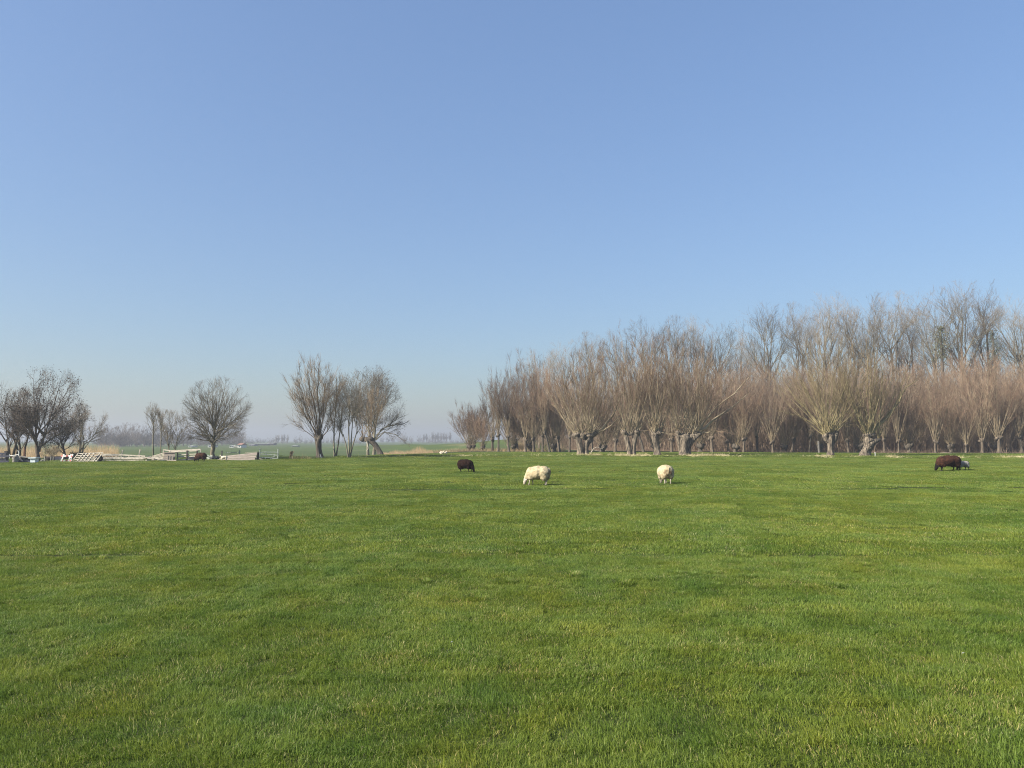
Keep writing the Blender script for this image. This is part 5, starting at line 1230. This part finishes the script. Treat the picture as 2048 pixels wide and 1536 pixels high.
# ------------------------------------------------------------------ far country: sheds, trees, fences
def far_house(label, px, by, d, w, h, roof_h, wall, roof, windows=2, depth=6):
    q = Loc(px, by, d); t = thing('farm_shed' if h < 14 else 'farmhouse', label, 'building', q.o)
    W_, H_, RH = w * q.s, h * q.s, roof_h * q.s
    g = Geo(); g.box((0, depth / 2, 0 - .3), (0, depth / 2, H_), W_, depth, (1, 0, 0)); g.build('wall', wall, t)
    g = Geo(); o_ = .25
    v = [(-W_ / 2 - o_, -o_, H_), (W_ / 2 + o_, -o_, H_), (W_ / 2 + o_, depth + o_, H_), (-W_ / 2 - o_, depth + o_, H_), (-W_ / 2 - o_, depth / 2, H_ + RH), (W_ / 2 + o_, depth / 2, H_ + RH)]
    v = [(x_, y_, z_ + .02) for x_, y_, z_ in v]
    g.add(v, [(0, 1, 5, 4), (2, 3, 4, 5), (3, 2, 1, 0)], [(1, 2, 5), (3, 0, 4)]); g.build('roof', roof, t)
    for k in range(windows):
        x_ = (k + .5) / windows * W_ - W_ / 2
        g = Geo(); g.box((x_, -.02, H_ * .35), (x_, -.02, H_ * .75), W_ / windows * .4, .06, (1, 0, 0)); g.build('window', M['glass_dark'], t)
far_house('low white shed with pale roof behind the left of the round-crowned tree trunk', 420, 896, 300, 8, 3, 1.5, M['white'], M['roof_far'], 1)
far_house('low white shed left of the small gabled house in the far field', 463, 897, 290, 7.5, 3, .6, M['white'], M['white'], 2)
far_house('small white gabled house among the far sheds', 479, 897, 290, 7, 5, 4, M['white'], M['brick_far'], 1)
far_house('long low far shed with a bright white roof above the pipe railing', 523, 890, 420, 22, 2.4, .8, M['wood_dark'], M['metal_grey'], 4)
far_house('dark far barn with white roof edge, right end of the far shed row', 541, 890, 430, 12, 3.6, 1.2, M['wood_dark'], M['metal_grey'], 2)
far_house('grey far shed half hidden by the hazy trees left of the long white roof', 503, 893, 380, 10, 2.5, 1.2, M['roof_far'], M['roof_far'], 2)
far_house('small white far shed above the right end of the rail pen', 380, 895, 300, 6, 2.2, .8, M['white'], M['white'], 1)
far_house('far grey-roofed shed beyond the broken reed stump', 588, 894, 330, 9, 1.5, .8, M['metal_grey'], M['metal_grey'], 1)
FARM = (M['twig_far'], M['twig_far'], M['twig_far'])
def far_kind(seed, H, rx, low, n_limb, sp, **kw):
    rg = np.random.default_rng(seed)
    return broadleaf('far tree', (0, 0, 0), rg, [([(0, 0, 0), (0, 0, low * H * .6), (0, 0, low * H * 1.3)], [.3, .25, .15])], [(0, 0, low * H), (0, 0, low * H * 1.3)], ((0, 0, H * (1 + low * .6) / 2), (rx, rx, H * (1 - low * .6) / 2)), n_limb, sp, FARM, 'far', n2=6, n3=4, n4=3, limb_r=.09, tw=.03, name='distant_tree', **kw)
fk = [far_kind(701, 10, 3.8, .1, 11, (.1, 1.3)), far_kind(702, 10, 2.9, .08, 12, (.1, 1.1)), far_kind(703, 10, 4.8, .05, 14, (.1, 1.5)), far_kind(704, 10, 1.15, .12, 12, (.05, .4))]
rgf = np.random.default_rng(55); used = set()
def far_tree(px, d, top, k, label, group):
    loc = G(px, d); sc = max(.2, (W(px, top, d)[2] - loc[2]) / 10.2)
    if k not in used:
        used.add(k); t = fk[k]; t.location = tuple(loc); t.scale = (sc,) * 3; t['label'] = label; t['group'] = group
    else: dup(fk[k], loc, rgf.uniform(0, 6.28), (sc, sc, sc), label, group)
for k in range(28): far_tree(196 + k * 4.5 + rgf.normal(0, 1.5), 345 + rgf.uniform(-25, 60), 850 + rgf.normal(0, 5) - (6 if 7 < k < 15 else 0), int(rgf.integers(0, 3)), 'hazy bare tree of the far wood seen above the hurdle fence', 'far wood above the hurdle fence')
for k in range(28): far_tree(322 + k * 6 + rgf.normal(0, 2), 390 + rgf.uniform(-20, 60), 856 + rgf.normal(0, 4), int(rgf.integers(0, 3)), 'hazy bare tree of the far belt behind the round-crowned tree', 'far belt behind the round-crowned tree')
for k in range(14): far_tree(478 + k * 7.4 + rgf.normal(0, 2), 640 + rgf.uniform(-40, 80), 873 + rgf.normal(0, 3), int(rgf.integers(0, 3)), 'faint hazy tree on the horizon between round tree and tall willow', 'horizon trees beyond the white sheds')
for k in range(5): far_tree(552 + k * 6 + rgf.normal(0, 1), 700, 866 + rgf.normal(0, 2), 3, 'faint thin poplar on the horizon left of the tall willow', 'horizon poplars left of the tall willow')
for k in range(16): far_tree(592 + k * 10 + rgf.normal(0, 2.5), 600 + rgf.uniform(-40, 90), 873 + rgf.normal(0, 3), int(rgf.integers(0, 3)), 'faint hazy tree on the horizon seen between the slim middle trees', 'horizon trees behind the middle group')
for px, top in ((764, 868), (776, 867), (786, 864), (800, 863), (808, 862), (822, 868), (838, 868), (845, 872)): far_tree(px, 760 + rgf.uniform(-30, 40), top, int(rgf.integers(0, 2)), 'faint rounded tree on the horizon above the golden reeds', 'horizon trees above the reeds')
for px in (848, 853, 866, 871, 876, 882, 888, 893, 900): far_tree(px, 800, 862 + rgf.normal(0, 2.5), 3, 'faint tall poplar in the far row above the green dyke', 'poplar row above the dyke')
for px, top in ((858, 870), (866, 869), (874, 868), (882, 871), (892, 876), (904, 875), (914, 874), (924, 873), (935, 873)): far_tree(px, 780, top, 2, 'faint bushy tree below the far poplars above the green dyke', 'bushy trees below the far poplars')

# ------------------------------------------------------------------ the air
def haze_box():
    g = Geo(); x0, x1, y0, y1, z0, z1 = -2700, 2700, -60, 2680, -3.2, 36
    v = [(x0, y0, z0), (x1, y0, z0), (x1, y1, z0), (x0, y1, z0), (x0, y0, z1), (x1, y0, z1), (x1, y1, z1), (x0, y1, z1)]
    g.add(v, [(3, 2, 1, 0), (4, 5, 6, 7), (0, 1, 5, 4), (1, 2, 6, 5), (2, 3, 7, 6), (3, 0, 4, 7)])
    m = bpy.data.materials.new('haze_air'); m.use_nodes = True; n = m.node_tree.nodes; l = m.node_tree.links
    for x_ in list(n):
        if x_.type == 'BSDF_PRINCIPLED': n.remove(x_)
    v_ = n.new('ShaderNodeVolumePrincipled')
    v_.inputs['Color'].default_value = (0.56, 0.602, 0.665, 1); v_.inputs['Density'].default_value = HAZE; v_.inputs['Anisotropy'].default_value = 0.2
    l.new(v_.outputs[0], n['Material Output'].inputs['Volume'])
    o = g.build('haze', m, None); o['kind'] = 'stuff'; o['label'] = 'thin pale spring haze lying over the polder'
HAZE = 0.0009
haze_box()
